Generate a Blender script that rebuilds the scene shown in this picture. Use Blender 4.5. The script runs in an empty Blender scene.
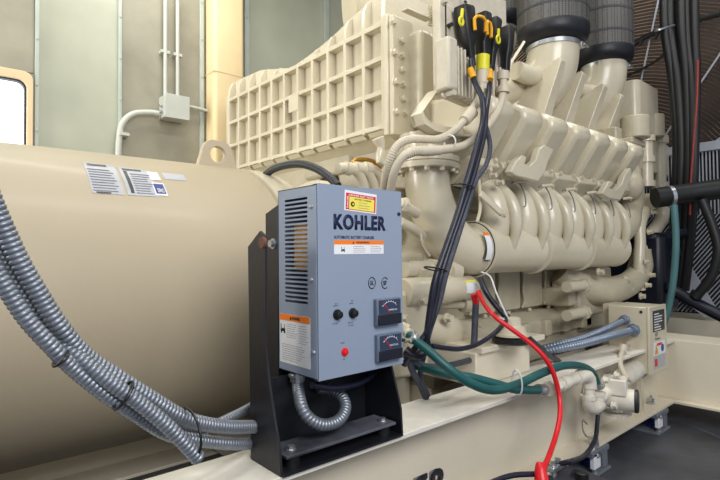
import bpy, bmesh, math, random
from mathutils import Vector, Matrix, Quaternion
R_=math.radians
C=bpy.context.scene.collection
S=bpy.context.scene
random.seed(7)
# ------------------------------------------------------------------ camera geometry
FPX=505.27; YAW=R_(48.87); PIT=R_(1.4675); ROL=R_(-.5418)
CAM=Vector((0,0,1.0))
Fw=Vector((math.cos(YAW)*math.cos(PIT),math.sin(YAW)*math.cos(PIT),math.sin(PIT)))
_R=Vector((math.sin(YAW),-math.cos(YAW),0)); _U=_R.cross(Fw)
Rt=_R*math.cos(ROL)+_U*math.sin(ROL); Up=Rt.cross(Fw)
def P(u,v,ax,val):
    """point where the sight line (u,v) meets the world plane ax = val"""
    d=Fw+Rt*((u-360)/FPX)-Up*((v-240)/FPX)
    i='XYZ'.index(ax); t=(val-CAM[i])/d[i]
    return CAM+d*t
def PP(lst,ax=None,val=None):
    o=[]
    for q in lst:
        if len(q)==2: o.append(P(q[0],q[1],ax,val))
        elif len(q)==3 and isinstance(q[2],str): o.append(P(q[0],q[1],q[2],val))
        elif len(q)==3: o.append(P(q[0],q[1],ax,q[2]))
        else: o.append(P(*q))
    return o
cd=bpy.data.cameras.new('camera'); cam=bpy.data.objects.new('camera',cd); C.objects.link(cam)
cam.matrix_world=Matrix(((Rt.x,Up.x,-Fw.x,CAM.x),(Rt.y,Up.y,-Fw.y,CAM.y),(Rt.z,Up.z,-Fw.z,CAM.z),(0,0,0,1)))
cd.sensor_width=36; cd.lens=FPX/720*36; cd.clip_start=.02; S.camera=cam
# ------------------------------------------------------------------ materials
def lin(c):
    return tuple(((x/255)/12.92 if x/255<=.04045 else ((x/255+.055)/1.055)**2.4) for x in c)
M={}
def mat(name,rgb,rough=.5,metal=0,var=.06,scale=6,bump=0,bscale=60,emit=0,coat=0,rgb2=None,detail=4,spec=.5):
    m=bpy.data.materials.new(name); m.use_nodes=True; nt=m.node_tree; b=nt.nodes['Principled BSDF']
    c=lin(rgb); b.inputs['Roughness'].default_value=rough; b.inputs['Metallic'].default_value=metal
    b.inputs['Specular IOR Level'].default_value=spec
    if coat: b.inputs['Coat Weight'].default_value=coat; b.inputs['Coat Roughness'].default_value=.15
    tc=nt.nodes.new('ShaderNodeTexCoord'); n=nt.nodes.new('ShaderNodeTexNoise')
    n.inputs['Scale'].default_value=scale; n.inputs['Detail'].default_value=detail
    nt.links.new(tc.outputs['Object'],n.inputs['Vector'])
    r=nt.nodes.new('ShaderNodeValToRGB')
    c2=lin(rgb2) if rgb2 else tuple(min(1,x*(1+var)) for x in c)
    c1=c if rgb2 else tuple(x*(1-var) for x in c)
    r.color_ramp.elements[0].color=(*c1,1); r.color_ramp.elements[1].color=(*c2,1)
    r.color_ramp.elements[0].position=.35; r.color_ramp.elements[1].position=.65
    nt.links.new(n.outputs['Fac'],r.inputs['Fac']); nt.links.new(r.outputs['Color'],b.inputs['Base Color'])
    if bump:
        n2=nt.nodes.new('ShaderNodeTexNoise'); n2.inputs['Scale'].default_value=bscale
        nt.links.new(tc.outputs['Object'],n2.inputs['Vector'])
        bp=nt.nodes.new('ShaderNodeBump'); bp.inputs['Strength'].default_value=bump; bp.inputs['Distance'].default_value=.01
        nt.links.new(n2.outputs['Fac'],bp.inputs['Height']); nt.links.new(bp.outputs['Normal'],b.inputs['Normal'])
    if emit:
        b.inputs['Emission Color'].default_value=(*c,1); b.inputs['Emission Strength'].default_value=emit
    M[name]=m; return m
mat('beige',(205,196,173),.30,var=.04,bump=.10,bscale=45,coat=.35)
mat('beige_cast',(186,177,154),.42,var=.07,scale=9,bump=.25,bscale=70)
mat('barrel',(184,171,147),.5,var=.03,scale=2,bump=.05,bscale=30,coat=.08)
mat('rail',(221,212,192),.45,var=.04,scale=3,bump=.08)
mat('rail_top',(226,221,210),.5,var=.07,scale=14,bump=.15)
mat('wall',(171,174,157),.4,var=.10,scale=2.2,bump=.1,bscale=12)
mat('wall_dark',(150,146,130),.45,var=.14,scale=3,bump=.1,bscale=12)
mat('trimgrey',(176,184,176),.4,var=.05)
mat('pillar',(236,212,166),.45,var=.03)
mat('conduit_paint',(194,197,190),.4,var=.04)
mat('floor',(40,42,46),.55,rgb2=(74,76,82),scale=3,bump=.25,bscale=25,detail=8)
mat('steel_grey',(141,154,175),.42,var=.02,scale=3,bump=.04,coat=.1)
mat('black_paint',(25,26,32),.40,var=.2,scale=12,bump=.08,bscale=50)
mat('black_rubber',(13,14,17),.5,var=.2,scale=20,bump=.1)
mat('navy_rubber',(20,22,32),.45,var=.15,scale=20,bump=.1)
mat('cable_black',(26,29,46),.38,var=.2,scale=20)
mat('cable_grey',(62,66,80),.55,var=.2,scale=40,bump=.3,bscale=300)
mat('flex',(134,140,150),.42,metal=.6,var=.08,scale=20)
mat('flex_blue',(130,142,160),.36,metal=.6,var=.08,scale=20)
mat('flex_beige',(196,186,166),.5,var=.05)
mat('flex_dark',(58,60,64),.4,metal=.4,var=.1)
mat('zinc',(190,194,198),.3,metal=.85,var=.08,scale=30)
mat('green_hose',(28,84,84),.42,var=.12,scale=20,bump=.06)
mat('teal_hose',(70,112,116),.5,var=.1)
mat('red',(214,26,36),.35,var=.05)
mat('red_dull',(140,40,32),.5,var=.2,scale=60)
mat('yellow',(214,206,34),.4,var=.04)
mat('orange_lock',(222,160,20),.4,var=.04)
mat('orange',(246,128,24),.5,var=.01)
mat('white',(232,234,238),.5,var=.02)
mat('label_grey',(178,180,186),.4,var=.05,scale=40)
mat('label_yellow',(238,224,92),.5,var=.02)
mat('label_red',(218,30,36),.5,var=.02)
mat('label_dark',(40,44,50),.4,var=.05)
mat('label_text',(120,122,136),.6,var=.02)
mat('navy',(26,34,72),.45,var=.03)
mat('navy_dark',(18,22,38),.4,var=.05)
mat('blue',(52,66,140),.45,var=.03)
mat('meter_face',(44,58,84),.3,var=.05)
mat('meter_bezel',(98,110,130),.25,var=.05,coat=.5)
mat('screen_mesh',(92,92,94),.55,metal=.3,var=.1,scale=40)
mat('filter_paper',(58,60,66),.8,var=.15,scale=30)
mat('wire_tan',(196,172,150),.5,metal=0,var=.1)
mat('wire_silver',(170,174,184),.5,metal=.1,var=.1)
mat('brown_dark',(40,33,30),.8,rgb2=(74,60,52),scale=2)
mat('dark_core',(20,20,24),.7,var=.3,scale=4)
mat('copper',(214,160,84),.4,metal=.3,var=.15,scale=60)
mat('rust_rubber',(104,66,54),.7,var=.15)
mat('ecu_cast',(196,188,170),.5,var=.07,scale=20,bump=.2,bscale=120)
mat('brass',(186,144,66),.35,metal=.8,var=.1)
mat('window_frame',(224,198,160),.5,var=.03)
mat('dusty_black',(44,46,54),.6,rgb2=(92,94,104),scale=9,bump=.1,detail=8)
mat('pipe_cream',(224,218,204),.35,var=.07,scale=25,bump=.1)
mat('mount_grey',(112,118,128),.5,metal=.1,var=.1)
mat('gasket',(34,36,44),.6)
mat('tie',(14,14,18),.4)
mat('tie_white',(214,216,214),.4)
mat('lens_red',(206,24,20),.2,emit=.25)
mat('battery',(44,46,56),.45,var=.15,scale=8,bump=.1)
mat('pane',(236,244,250),.3,emit=3.2)      # daylight behind frosted window
# perforated screen for the filters: fine procedural diamonds
def add_mesh_pattern(m,s,dark):
    nt=m.node_tree; b=nt.nodes['Principled BSDF']
    tc=nt.nodes.new('ShaderNodeTexCoord'); w=nt.nodes.new('ShaderNodeTexVoronoi'); w.inputs['Scale'].default_value=s
    w.inputs['Randomness'].default_value=.15
    nt.links.new(tc.outputs['Object'],w.inputs['Vector'])
    r=nt.nodes.new('ShaderNodeValToRGB'); r.color_ramp.elements[0].position=.28; r.color_ramp.elements[1].position=.42
    r.color_ramp.elements[0].color=(*dark,1); r.color_ramp.elements[1].color=(*lin((92,90,88)),1)
    nt.links.new(w.outputs['Distance'],r.inputs['Fac']); nt.links.new(r.outputs['Color'],b.inputs['Base Color'])
add_mesh_pattern(M['screen_mesh'],85,(.02,.02,.022))
# ------------------------------------------------------------------ mesh builder
def frame(d):
    d=d.normalized(); a=Vector((0,0,1)) if abs(d.z)<.9 else Vector((1,0,0))
    x=a.cross(d).normalized(); return x,d.cross(x)
def spline(pts,step):
    pts=[Vector(p) for p in pts]
    if len(pts)==2: raw=[pts[0].lerp(pts[1],k/20) for k in range(21)]
    else:
        q=[pts[0]*2-pts[1]]+pts+[pts[-1]*2-pts[-2]]; raw=[]
        for i in range(1,len(q)-2):
            a,b,c,d=q[i-1:i+3]
            for k in range(16):
                t=k/16; raw.append(.5*((2*b)+(c-a)*t+(2*a-5*b+4*c-d)*t*t+(3*b-a-3*c+d)*t**3))
        raw.append(pts[-1])
    L=[0]
    for i in range(1,len(raw)): L.append(L[-1]+(raw[i]-raw[i-1]).length)
    n=max(2,int(round(L[-1]/step))); out=[]; j=0
    for k in range(n+1):
        s=L[-1]*k/n
        while j<len(raw)-2 and L[j+1]<s: j+=1
        seg=L[j+1]-L[j]; t=(s-L[j])/seg if seg>1e-9 else 0
        out.append(raw[j].lerp(raw[j+1],min(1,max(0,t))))
    return out,L[-1]
class B:
    def __init__(s): s.bm=bmesh.new()
    def box(s,c0,c1,rot=None,piv=None):
        vs=[s.bm.verts.new((x,y,z)) for x in (c0[0],c1[0]) for y in (c0[1],c1[1]) for z in (c0[2],c1[2])]
        for f in ((0,1,3,2),(4,6,7,5),(0,4,5,1),(2,3,7,6),(0,2,6,4),(1,5,7,3)): s.bm.faces.new([vs[i] for i in f])
        if rot:
            pv=Vector(piv) if piv else (Vector(c0)+Vector(c1))/2
            for v in vs: v.co=pv+rot@(v.co-pv)
        return s
    def obox(s,c,ux,uy,uz,hx,hy,hz):
        c=Vector(c);vs=[s.bm.verts.new(c+ux*(hx*a)+uy*(hy*b)+uz*(hz*g)) for a in (-1,1) for b in (-1,1) for g in (-1,1)]
        for f in ((0,1,3,2),(4,6,7,5),(0,4,5,1),(2,3,7,6),(0,2,6,4),(1,5,7,3)): s.bm.faces.new([vs[i] for i in f])
        return s
    def prism(s,poly,ax,a,b):
        """poly: 2D points in the plane normal to ax (order of the other axes), extruded a..b"""
        def mk(p,w):
            return {'X':(w,p[0],p[1]),'Y':(p[0],w,p[1]),'Z':(p[0],p[1],w)}[ax]
        A=[s.bm.verts.new(mk(p,a)) for p in poly]; Bv=[s.bm.verts.new(mk(p,b)) for p in poly]
        n=len(poly); s.bm.faces.new(A); s.bm.faces.new(Bv[::-1])
        for i in range(n): s.bm.faces.new((A[i],Bv[i],Bv[(i+1)%n],A[(i+1)%n]))
        return s
    def rings(s,rings,cap=True,close=False):
        rv=[[s.bm.verts.new(p) for p in r] for r in rings]; n=len(rv[0])
        for i in range(len(rv)-(0 if close else 1)):
            a=rv[i]; b=rv[(i+1)%len(rv)]
            for k in range(n): s.bm.faces.new((a[k],a[(k+1)%n],b[(k+1)%n],b[k]))
        if cap and not close: s.bm.faces.new(rv[0][::-1]); s.bm.faces.new(rv[-1])
        return s
    def cyl(s,p0,p1,r,r1=None,n=20):
        p0=Vector(p0);p1=Vector(p1); x,y=frame(p1-p0); r1=r if r1 is None else r1
        cs=[(math.cos(2*math.pi*k/n),math.sin(2*math.pi*k/n)) for k in range(n)]
        return s.rings([[p0+(x*a+y*b)*r for a,b in cs],[p1+(x*a+y*b)*r1 for a,b in cs]])
    def lathe(s,p0,d,prof,n=28,cap=True):
        p0=Vector(p0); d=Vector(d).normalized(); x,y=frame(d)
        cs=[(math.cos(2*math.pi*k/n),math.sin(2*math.pi*k/n)) for k in range(n)]
        return s.rings([[p0+d*h+(x*a+y*b)*max(r,1e-4) for a,b in cs] for h,r in prof],cap)
    def tube(s,pts,r,n=12,step=.02,radii=None,sx=1,cap=True):
        c,L=spline(pts,step); return s._sweep(c,lambda t:(r if radii is None else interp(radii,t)),n,cap)
    def corr(s,pts,r,pitch=.008,amp=.12,n=14,sub=4,cap=True):
        c,L=spline(pts,pitch/sub)
        pr=[1-amp,1-amp*.2,1,1-amp*.2] if sub==4 else [1-amp,1,1]
        tot=len(c)-1
        return s._sweep(c,lambda t:r*pr[int(round(t*tot))%sub],n,cap)
    def _sweep(s,c,rf,n,cap):
        t0=(c[1]-c[0]).normalized(); x,y=frame(t0); rings=[]; N=len(c)
        for i,p in enumerate(c):
            t=(c[min(i+1,N-1)]-c[max(i-1,0)]).normalized()
            q=t0.rotation_difference(t); x=q@x; y=q@y; t0=t
            r=rf(i/(N-1))
            rings.append([p+(x*math.cos(2*math.pi*k/n)+y*math.sin(2*math.pi*k/n))*r for k in range(n)])
        return s.rings(rings,cap)
    def ball(s,c,r,sc=(1,1,1),n=16):
        m=Matrix.Translation(Vector(c))@Matrix.Diagonal((sc[0]*r,sc[1]*r,sc[2]*r,1))
        bmesh.ops.create_uvsphere(s.bm,u_segments=n,v_segments=n//2+2,radius=1,matrix=m); return s
    def hexb(s,p,d,r,h):
        p=Vector(p); d=Vector(d).normalized(); s.cyl(p,p+d*h*.25,r*1.35,n=14)
        return s.cyl(p+d*h*.25,p+d*h,r,n=6)
def interp(r,t):
    x=t*(len(r)-1); i=min(int(x),len(r)-2); f=x-i; f=f*f*(3-2*f); return r[i]*(1-f)+r[i+1]*f
ORG={}
def obj(name,b,m,parent=None,bev=0,ang=38,flat=False,stuff=False,bseg=2,label=None):
    bm=b.bm if isinstance(b,B) else b
    bmesh.ops.recalc_face_normals(bm,faces=bm.faces)
    me=bpy.data.meshes.new(name)
    if parent is None:
        xs=[v.co for v in bm.verts]
        lo=Vector((min(v.x for v in xs),min(v.y for v in xs),min(v.z for v in xs))); hi=Vector((max(v.x for v in xs),max(v.y for v in xs),max(v.z for v in xs)))
        o0=Vector(((lo.x+hi.x)/2,(lo.y+hi.y)/2,lo.z))
    else: o0=ORG[parent.name]
    bmesh.ops.translate(bm,verts=bm.verts,vec=-o0)
    bm.to_mesh(me); bm.free()
    if not flat:
        me.polygons.foreach_set('use_smooth',[True]*len(me.polygons)); me.set_sharp_from_angle(angle=R_(ang))
    o=bpy.data.objects.new(name,me); C.objects.link(o)
    if isinstance(m,(list,tuple)):
        for k in m: me.materials.append(M[k])
    else: me.materials.append(M[m])
    if parent is None: o.location=o0; ORG[o.name]=o0
    else: o.parent=parent; ORG[o.name]=o0
    if bev:
        md=o.modifiers.new('bevel','BEVEL'); md.width=bev; md.segments=bseg; md.limit_method='ANGLE'; md.angle_limit=R_(40)
        md.use_clamp_overlap=True
    if stuff: o['kind']='stuff'
    if label: o['label']=label
    return o
def thing(name,loc,label,cat,group=None):
    o=bpy.data.objects.new(name,None); C.objects.link(o); o.location=loc; o.empty_display_size=.05
    ORG[o.name]=Vector(loc); o['label']=label; o['category']=cat
    if group: o['group']=group
    return o
def tag(o,label,cat,group=None):
    o['label']=label; o['category']=cat
    if group: o['group']=group
    return o
def struct(o): o['kind']='structure'; return o
def text(name,s,org,xd,ud,w,h,m,parent,off=0,ex=.0004,bold=0,shear=0):
    """flat lettering fitted to w x h metres, lower-left corner at org"""
    cu=bpy.data.curves.new(name,'FONT'); cu.body=s; cu.size=1; cu.offset=min(bold,.018); cu.space_character=1+max(0,bold-.018)*4; cu.resolution_u=3
    t=bpy.data.objects.new(name,cu); C.objects.link(t); bpy.context.view_layer.update()
    me=bpy.data.meshes.new_from_object(t); C.objects.unlink(t); bpy.data.objects.remove(t)
    bm=bmesh.new(); bm.from_mesh(me); bpy.data.meshes.remove(me)
    bmesh.ops.remove_doubles(bm,verts=bm.verts,dist=1e-5)
    if bold>.018:          # heavier strokes: overlapping shifted copies of the letters
        e_=(bold-.018)*1.25; base=list(bm.verts)+list(bm.edges)+list(bm.faces)
        for k,(dx,dy) in enumerate(((-1,0),(1,0),(0,-.6),(0,.6),(.7,.45),(-.7,-.45))):
            d=bmesh.ops.duplicate(bm,geom=base)
            bmesh.ops.translate(bm,verts=[g for g in d['geom'] if isinstance(g,bmesh.types.BMVert)],vec=(dx*e_,dy*e_,(k+1)*.02))
    r=bmesh.ops.extrude_face_region(bm,geom=list(bm.faces)); 
    for v in [g for g in r['geom'] if isinstance(g,bmesh.types.BMVert)]: v.co.z+=1
    xs=[v.co.x for v in bm.verts]; ys=[v.co.y for v in bm.verts]; x0,x1,y0,y1=min(xs),max(xs),min(ys),max(ys)
    xd=Vector(xd).normalized(); ud=Vector(ud).normalized(); nd=xd.cross(ud); org=Vector(org)
    for v in bm.verts:
        a=(v.co.x-x0)/(x1-x0)*w; b=(v.co.y-y0)/(y1-y0)*h
        v.co=org+xd*a+ud*b+nd*(off+v.co.z*ex)
    return obj(name,bm,m,parent,flat=True)
def plate(b,org,xd,ud,x0,z0,x1,z1,t=.0006,off=0):
    xd=Vector(xd);ud=Vector(ud);nd=xd.cross(ud); c=Vector(org)+xd*((x0+x1)/2)+ud*((z0+z1)/2)+nd*(off+t/2)
    b.obox(c,xd,ud,nd,(x1-x0)/2,(z1-z0)/2,t/2); return b
X_=Vector((1,0,0));Y_=Vector((0,1,0));Z_=Vector((0,0,1))
FL=.06      # floor height
# ================================================================== SETTING
b=B();b.box((-2.6,-1.6,FL-.1),(6.2,3.9,FL)); struct(obj('floor',b,'floor'))
YW=3.6
# back wall with a window opening
wx0,wx1,wz0,wz1=-.35,.505,1.25,2.07
b=B()
b.box((-2.6,YW,FL),(wx0,YW+.12,3.6)); b.box((wx1,YW,FL),(6.2,YW+.12,3.6)); b.box((wx0,YW,FL),(wx1,YW+.12,wz0)); b.box((wx0,YW,wz1),(wx1,YW+.12,3.6))
struct(obj('wall_back',b,'wall'))
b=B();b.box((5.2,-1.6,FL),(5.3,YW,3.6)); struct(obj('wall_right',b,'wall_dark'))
b=B();b.box((-2.6,-1.6,3.6),(6.2,3.9,3.7)); struct(obj('ceiling',b,'wall'))
# darker sheet panel between two seams
b=B();b.box((1.02,YW-.012,FL),(1.62,YW,3.58)); struct(obj('trim_1',b,'wall_dark'))
b=B();b.box((-1.2,YW-.012,wz1+.04),(.515,YW,3.58)); struct(obj('trim_2',b,'wall_dark'))
k=3
for x,w in ((.53,.022),(1.005,.020),(1.575,.03),(1.95,.04),(2.75,.05)):
    b=B();b.box((x-w/2,YW-.03,FL),(x+w/2,YW-.002,3.58))
    for z in [FL+.3+.28*i for i in range(11)]: b.cyl((x,YW-.036,z),(x,YW-.028,z),.008,n=8)
    struct(obj(f'trim_{k}',b,'trimgrey',bev=.004)); k+=1
def rrect(x0,z0,x1,z1,r,n=6):
    o=[]
    for cx,cz,a0 in ((x1-r,z1-r,0),(x0+r,z1-r,90),(x0+r,z0+r,180),(x1-r,z0+r,270)):
        for i in range(n+1):
            a=R_(a0+90*i/n); o.append((cx+r*math.cos(a),cz+r*math.sin(a)))
    return o
def ringprism(b,outer,inner,y0,y1):
    n=len(outer); V=lambda p,y:b.bm.verts.new((p[0],y,p[1]))
    A=[V(p,y0) for p in outer];Bq=[V(p,y0) for p in inner];Cq=[V(p,y1) for p in outer];D=[V(p,y1) for p in inner]
    for i in range(n):
        j=(i+1)%n
        for q in ((A[i],A[j],Bq[j],Bq[i]),(Cq[i],Cq[j],D[j],D[i]),(A[i],A[j],Cq[j],Cq[i]),(Bq[i],Bq[j],D[j],D[i])): b.bm.faces.new(q)
win=bpy.data.objects.new('window_1',None);C.objects.link(win);win.location=(.07,YW,wz0);ORG[win.name]=Vector(win.location);struct(win)
b=B();ringprism(b,rrect(wx0-.05,wz0-.05,wx1+.005,wz1+.035,.05),rrect(wx0+.02,wz0+.02,wx1-.028,wz1-.02,.05),YW-.04,YW+.03);obj('window_frame',b,'window_frame',win,bev=.006)
b=B();ringprism(b,rrect(wx0+.02,wz0+.02,wx1-.028,wz1-.02,.05),rrect(wx0+.03,wz0+.03,wx1-.038,wz1-.03,.045),YW-.03,YW+.03);obj('gasket',b,'gasket',win)
b=B();b.box((wx0+.02,YW+.01,wz0+.02),(wx1-.03,YW+.02,wz1-.022));obj('window_pane',b,'pane',win)
# beige column
b=B();b.prism(rrect(1.60,3.42,1.845,3.58,.03),'Z',FL,3.58);
t=struct(obj('trim_pillar',b,'pillar',bev=0)); t.name='trim_9'
b=B();b.box((1.597,3.417,2.33),(1.848,3.582,2.335));struct(obj('trim_10',b,'window_frame'))
# junction box with its conduits
jb=thing('junction_box',(1.40,YW-.13,1.97),'pale grey wall junction box fed by two vertical conduits','junction box')
x0,x1=1.262,1.425
b=B();b.box((x0,YW-.14,1.95),(x1,YW-.012,2.105));obj('enclosure',b,'conduit_paint',jb,bev=.006)
b=B();b.box((x0-.006,YW-.148,1.944),(x1+.006,YW-.14,2.111));obj('cover',b,'conduit_paint',jb,bev=.003)
for zz in (1.99,2.03):
    b=B();b.cyl((x0-.02,YW-.09,zz),(x0,YW-.09,zz),.012,n=10);obj('knockout_plug',b,'zinc',jb)
for xx,cl in ((1.295,'left'),(1.382,'right')):
    b=B();b.cyl((xx,YW-.05,2.105),(xx,YW-.05,3.58),.013,n=12);
    for z in (2.42,3.0): b.box((xx-.03,YW-.06,z),(xx+.03,YW-.012,z+.02))
    tag(obj('rigid_conduit',b,'conduit_paint'),f'straight vertical wall conduit, the {cl} of the two entering the junction box top','conduit','vertical wall conduits')
b=B();b.tube(PP([(118,160),(119,140),(122,124),(133,114),(150,112.5),(161,114)],'Y',YW-.06),.02,n=12)
b.box((.985,YW-.09,1.79),(1.045,YW-.012,1.81))
tag(obj('rigid_conduit',b,'conduit_paint'),'grey conduit bending left and down from the junction box','conduit')
b=B();b.tube(PP([(186,106),(200,109),(216,114)],'Y',YW-.06),.012,n=10)
tag(obj('rigid_conduit',b,'conduit_paint'),'thin conduit running right from junction box to beige pillar','conduit')
b=B();b.tube(PP([(340,-60),(346,-25),(352,-12),(360,0),(364,8),(366,22)],'Y',YW-.03),.02,n=10)
tag(obj('rigid_conduit',b,'conduit_paint'),'pale curved conduit on wall above the ribbed cooler','conduit')
# ================================================================== SKID
sk=thing('skid_frame',(1,1.06,.16),'long cream painted steel skid rails carrying the generator and engine','skid')
RZ=.506; LZ=.178
def rail(y0,y1,yw,name,x0,x1,holes=()):
    b=B();b.box((x0,y0,RZ-.014),(x1,y1,RZ));obj('top_flange',b,'rail_top',sk,bev=.002)
    b=B();b.box((x0,yw-.006,LZ),(x1,yw+.006,RZ-.013));obj('web',b,'rail',sk)
    b=B();b.box((x0,y0,LZ-.014),(x1,y1-.05,LZ));obj('bottom_flange',b,'rail',sk,bev=.002)
rail(.97,1.165,1.066,'near',-1.6,3.16)
rail(3.03,3.23,3.15,'far',-1.6,3.16)
b=B();b.box((-1.6,2.16,.17),(3.1,2.172,.27));b.box((-1.6,2.0,.168),(3.1,2.172,.18));obj('stringer',b,'rail',sk,bev=.002)
for x in (-.4,.93,1.42,2.6):
    b=B();b.box((x,1.074,.19),(x+.012,3.14,.28));b.box((x-.03,1.074,.275),(x+.04,3.14,.285));b.box((x-.03,1.074,.18),(x+.03,1.13,RZ-.02));obj('cross_member',b,'rail',sk,bev=.002)
# cross beam toward the radiator base
b=B();b.box((3.15,-.9,.18),(3.162,3.2,.492));b.box((3.10,-.9,.166),(3.24,3.2,.18));b.box((3.15,-.9,.49),(3.40,3.2,.504));obj('cross_beam',b,'rail',sk,bev=.002)
b=B();b.box((3.162,1.6,.505),(4.4,1.8,.52));obj('cross_brace',b,'rail',sk)
# lettering on web
_p=P(447.5,471,'Y',1.059);text('lettering','KOHLER',(_p.x-.56,1.059,_p.z-.070),X_,Z_,.56,.095,'navy_dark',sk,off=0,ex=.001,bold=.05)
text('lettering','POWER',(1.3,1.024,.09),X_,Z_,.01,.01,'navy_dark',sk) if False else None
# J hook + stud on web / bottom flange
b=B();b.tube(PP([(587,424),(582,420),(583,431),(588,437),(596,436)],'Y',1.0),.004,n=6);obj('hook',b,'zinc',sk)
for u,v in ((595,446),(651,404)):
    p=P(u,v,'Z',LZ); b=B();b.cyl(p-Z_*.03,p+Z_*.045,.008,n=8);b.cyl(p,p+Z_*.014,.018,n=6);b.cyl(p+Z_*.016,p+Z_*.03,.016,n=6);obj('anchor_nut',b,'zinc',sk)
# spring isolators
def isolator(xc,lab):
    yc=1.0; z0=FL; zt=LZ-.014
    t=thing('vibration_isolator',(xc,yc,z0),lab,'vibration mount','vibration mounts under the skid rail')
    b=B();b.box((xc-.08,yc-.045,z0),(xc+.085,yc+.11,z0+.012));obj('base_plate',b,'mount_grey',t,bev=.002)
    b=B()
    b.box((xc+.03,yc-.035,z0+.012),(xc+.075,yc+.10,z0+.088));obj('housing',b,'mount_grey',t,bev=.004)
    b=B();b.box((xc-.065,yc-.04,z0+.03),(xc-.005,yc-.02,z0+.095));obj('side_plate',b,'white',t,bev=.003,label='white painted plate')
    b=B();b.corr([(xc+.012,yc+.02,z0+.012),(xc+.012,yc+.02,z0+.088)],.026,pitch=.016,amp=.35);obj('spring',b,'blue',t)
    b=B();b.box((xc-.08,yc-.04,zt-.022),(xc+.08,yc+.10,zt));obj('top_plate',b,'mount_grey',t,bev=.002)
    p=Vector((xc-.045,yc-.03,z0+.012));b=B();b.hexb(p,Z_,.011,.014);obj('bolt',b,'zinc',t)
    p=Vector((xc-.035,yc-.041,z0+.085));b=B();b.hexb(p,-Y_,.008,.008);obj('bolt',b,'zinc',t)
isolator(2.91,'grey spring mount under the skid rail corner, the farther of two')
isolator(2.18,'grey spring mount under the skid rail, nearer one beside the battery')
# ================================================================== GENERATOR BARREL
BC=(2.1,.84);BR=.542
gen=thing('generator',(-.2,2.1,.30),'big tan cylindrical alternator barrel with data plates on its side','generator')
b=B();b.lathe((-1.5,BC[0],BC[1]),X_,[(0,BR-.02),(.01,BR),(2.54,BR),(2.56,BR-.01),(2.57,BR-.08)],n=96);obj('housing',b,'barrel',gen,ang=50)
b=B();b.lathe((1.05,BC[0],BC[1]),X_,[(0,BR-.06),(.02,BR+.0),(.10,BR),(.12,BR-.03)],n=96);obj('end_ring',b,'beige',gen)
# feet
for x in (-.9,.55):
    for y in (2.85,):
        b=B();b.box((x,y-.02,RZ),(x+.3,y+.22,RZ+.02));b.box((x+.02,y+.10,RZ+.02),(x+.035,y+.5,RZ+.22));b.box((x+.26,y+.10,RZ+.02),(x+.275,y+.5,RZ+.22));obj('foot',b,'beige',gen,bev=.002)
# lifting lug: plate with hole, plane parallel to the axis
def lug(parent,c,w,h,r,th,m='barrel'):
    b=B();n=24
    outer=[];inner=[]
    # trapezoid with rounded top
    prof=[(-w/2,0),(-w*.36,h*.72),(-w*.28,h*.92),(-w*.16,h),(w*.16,h),(w*.28,h*.92),(w*.36,h*.72),(w/2,0)]
    # resample outline to n points by angle around hole centre
    hc=(0,h*.52)
    def ray(a):
        best=None;d=(math.cos(a),math.sin(a))
        P0=prof+[prof[0]]
        for i in range(len(P0)-1):
            (x1,y1),(x2,y2)=P0[i],P0[i+1];ex,ey=x2-x1,y2-y1;den=d[0]*ey-d[1]*ex
            if abs(den)<1e-9: continue
            t=((x1-hc[0])*ey-(y1-hc[1])*ex)/den;s_=((x1-hc[0])*d[1]-(y1-hc[1])*d[0])/den
            if t>0 and -1e-6<=s_<=1+1e-6 and (best is None or t<best): best=t
        return (hc[0]+d[0]*best,hc[1]+d[1]*best)
    for k in range(36):
        a=2*math.pi*k/36;o=ray(a);outer.append((c[0]+o[0],c[2]+o[1]));inner.append((c[0]+r*math.cos(a),c[2]+hc[1]+r*math.sin(a)))
    ringprism(b,outer,inner,c[1]-th/2,c[1]+th/2);return obj('lifting_lug',b,m,parent,bev=.002)
lug(gen,(.945,2.0,1.355),.18,.125,.034,.03)
# data plates wrapped on the barrel (angle in the YZ plane measured from -Y towards +Z)
def wrap(name,x0,x1,z0,z1,m,rr,parent=gen,ex=None,text_lines=None):
    b=B();n=6;rows=[]
    for k in range(n+1):
        z=z0+(z1-z0)*k/n; s_=(z-BC[1])/rr; a=math.asin(max(-1,min(1,s_)))
        rows.append((BC[0]-rr*math.cos(a),z))
    r2=[(BC[0]-(rr-.004)*math.cos(math.asin((z-BC[1])/rr)),z) for y,z in rows][::-1]
    b.prism(rows+r2,'X',x0,x1);return obj(name,b,m,parent)
def yb(z,rr): return BC[0]-math.sqrt(rr*rr-(z-BC[1])**2)
# label pixels -> barrel surface
def PB(u,v):
    d=Fw+Rt*((u-360)/FPX)-Up*((v-240)/FPX);oy=CAM.y-BC[0];oz=CAM.z-BC[1]
    A_=d.y**2+d.z**2;B_=2*(oy*d.y+oz*d.z);C_=oy*oy+oz*oz-BR*BR;t=(-B_-math.sqrt(B_*B_-4*A_*C_))/(2*A_);p=CAM+d*t;return p.x,p.z
def wlab(name,u0,v0,u1,v1,m,e=.001):
    xa,za=PB(u0,v0);xc,zc=PB(u1,v1);wrap(name,xa,xc,min(za,zc),max(za,zc),m,BR+e);return xa,xc,min(za,zc),max(za,zc)
pl1=wlab('data_plate',82,162,125,195,'label_grey');pl2=wlab('data_plate',117,167,160,197,'label_grey',.0012)
wlab('data_plate',146,171.5,161,180.5,'white',.002);wlab('data_plate',161,172.5,187,181,'label_grey',.001)
w3=wlab('brand_label',151,182.5,168,196,'white',.002)
xa,xc,za,zc=w3;wrap('brand_band',xa+.004,xc-.004,za+.007,zc-.004,'blue',BR+.003)
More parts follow.
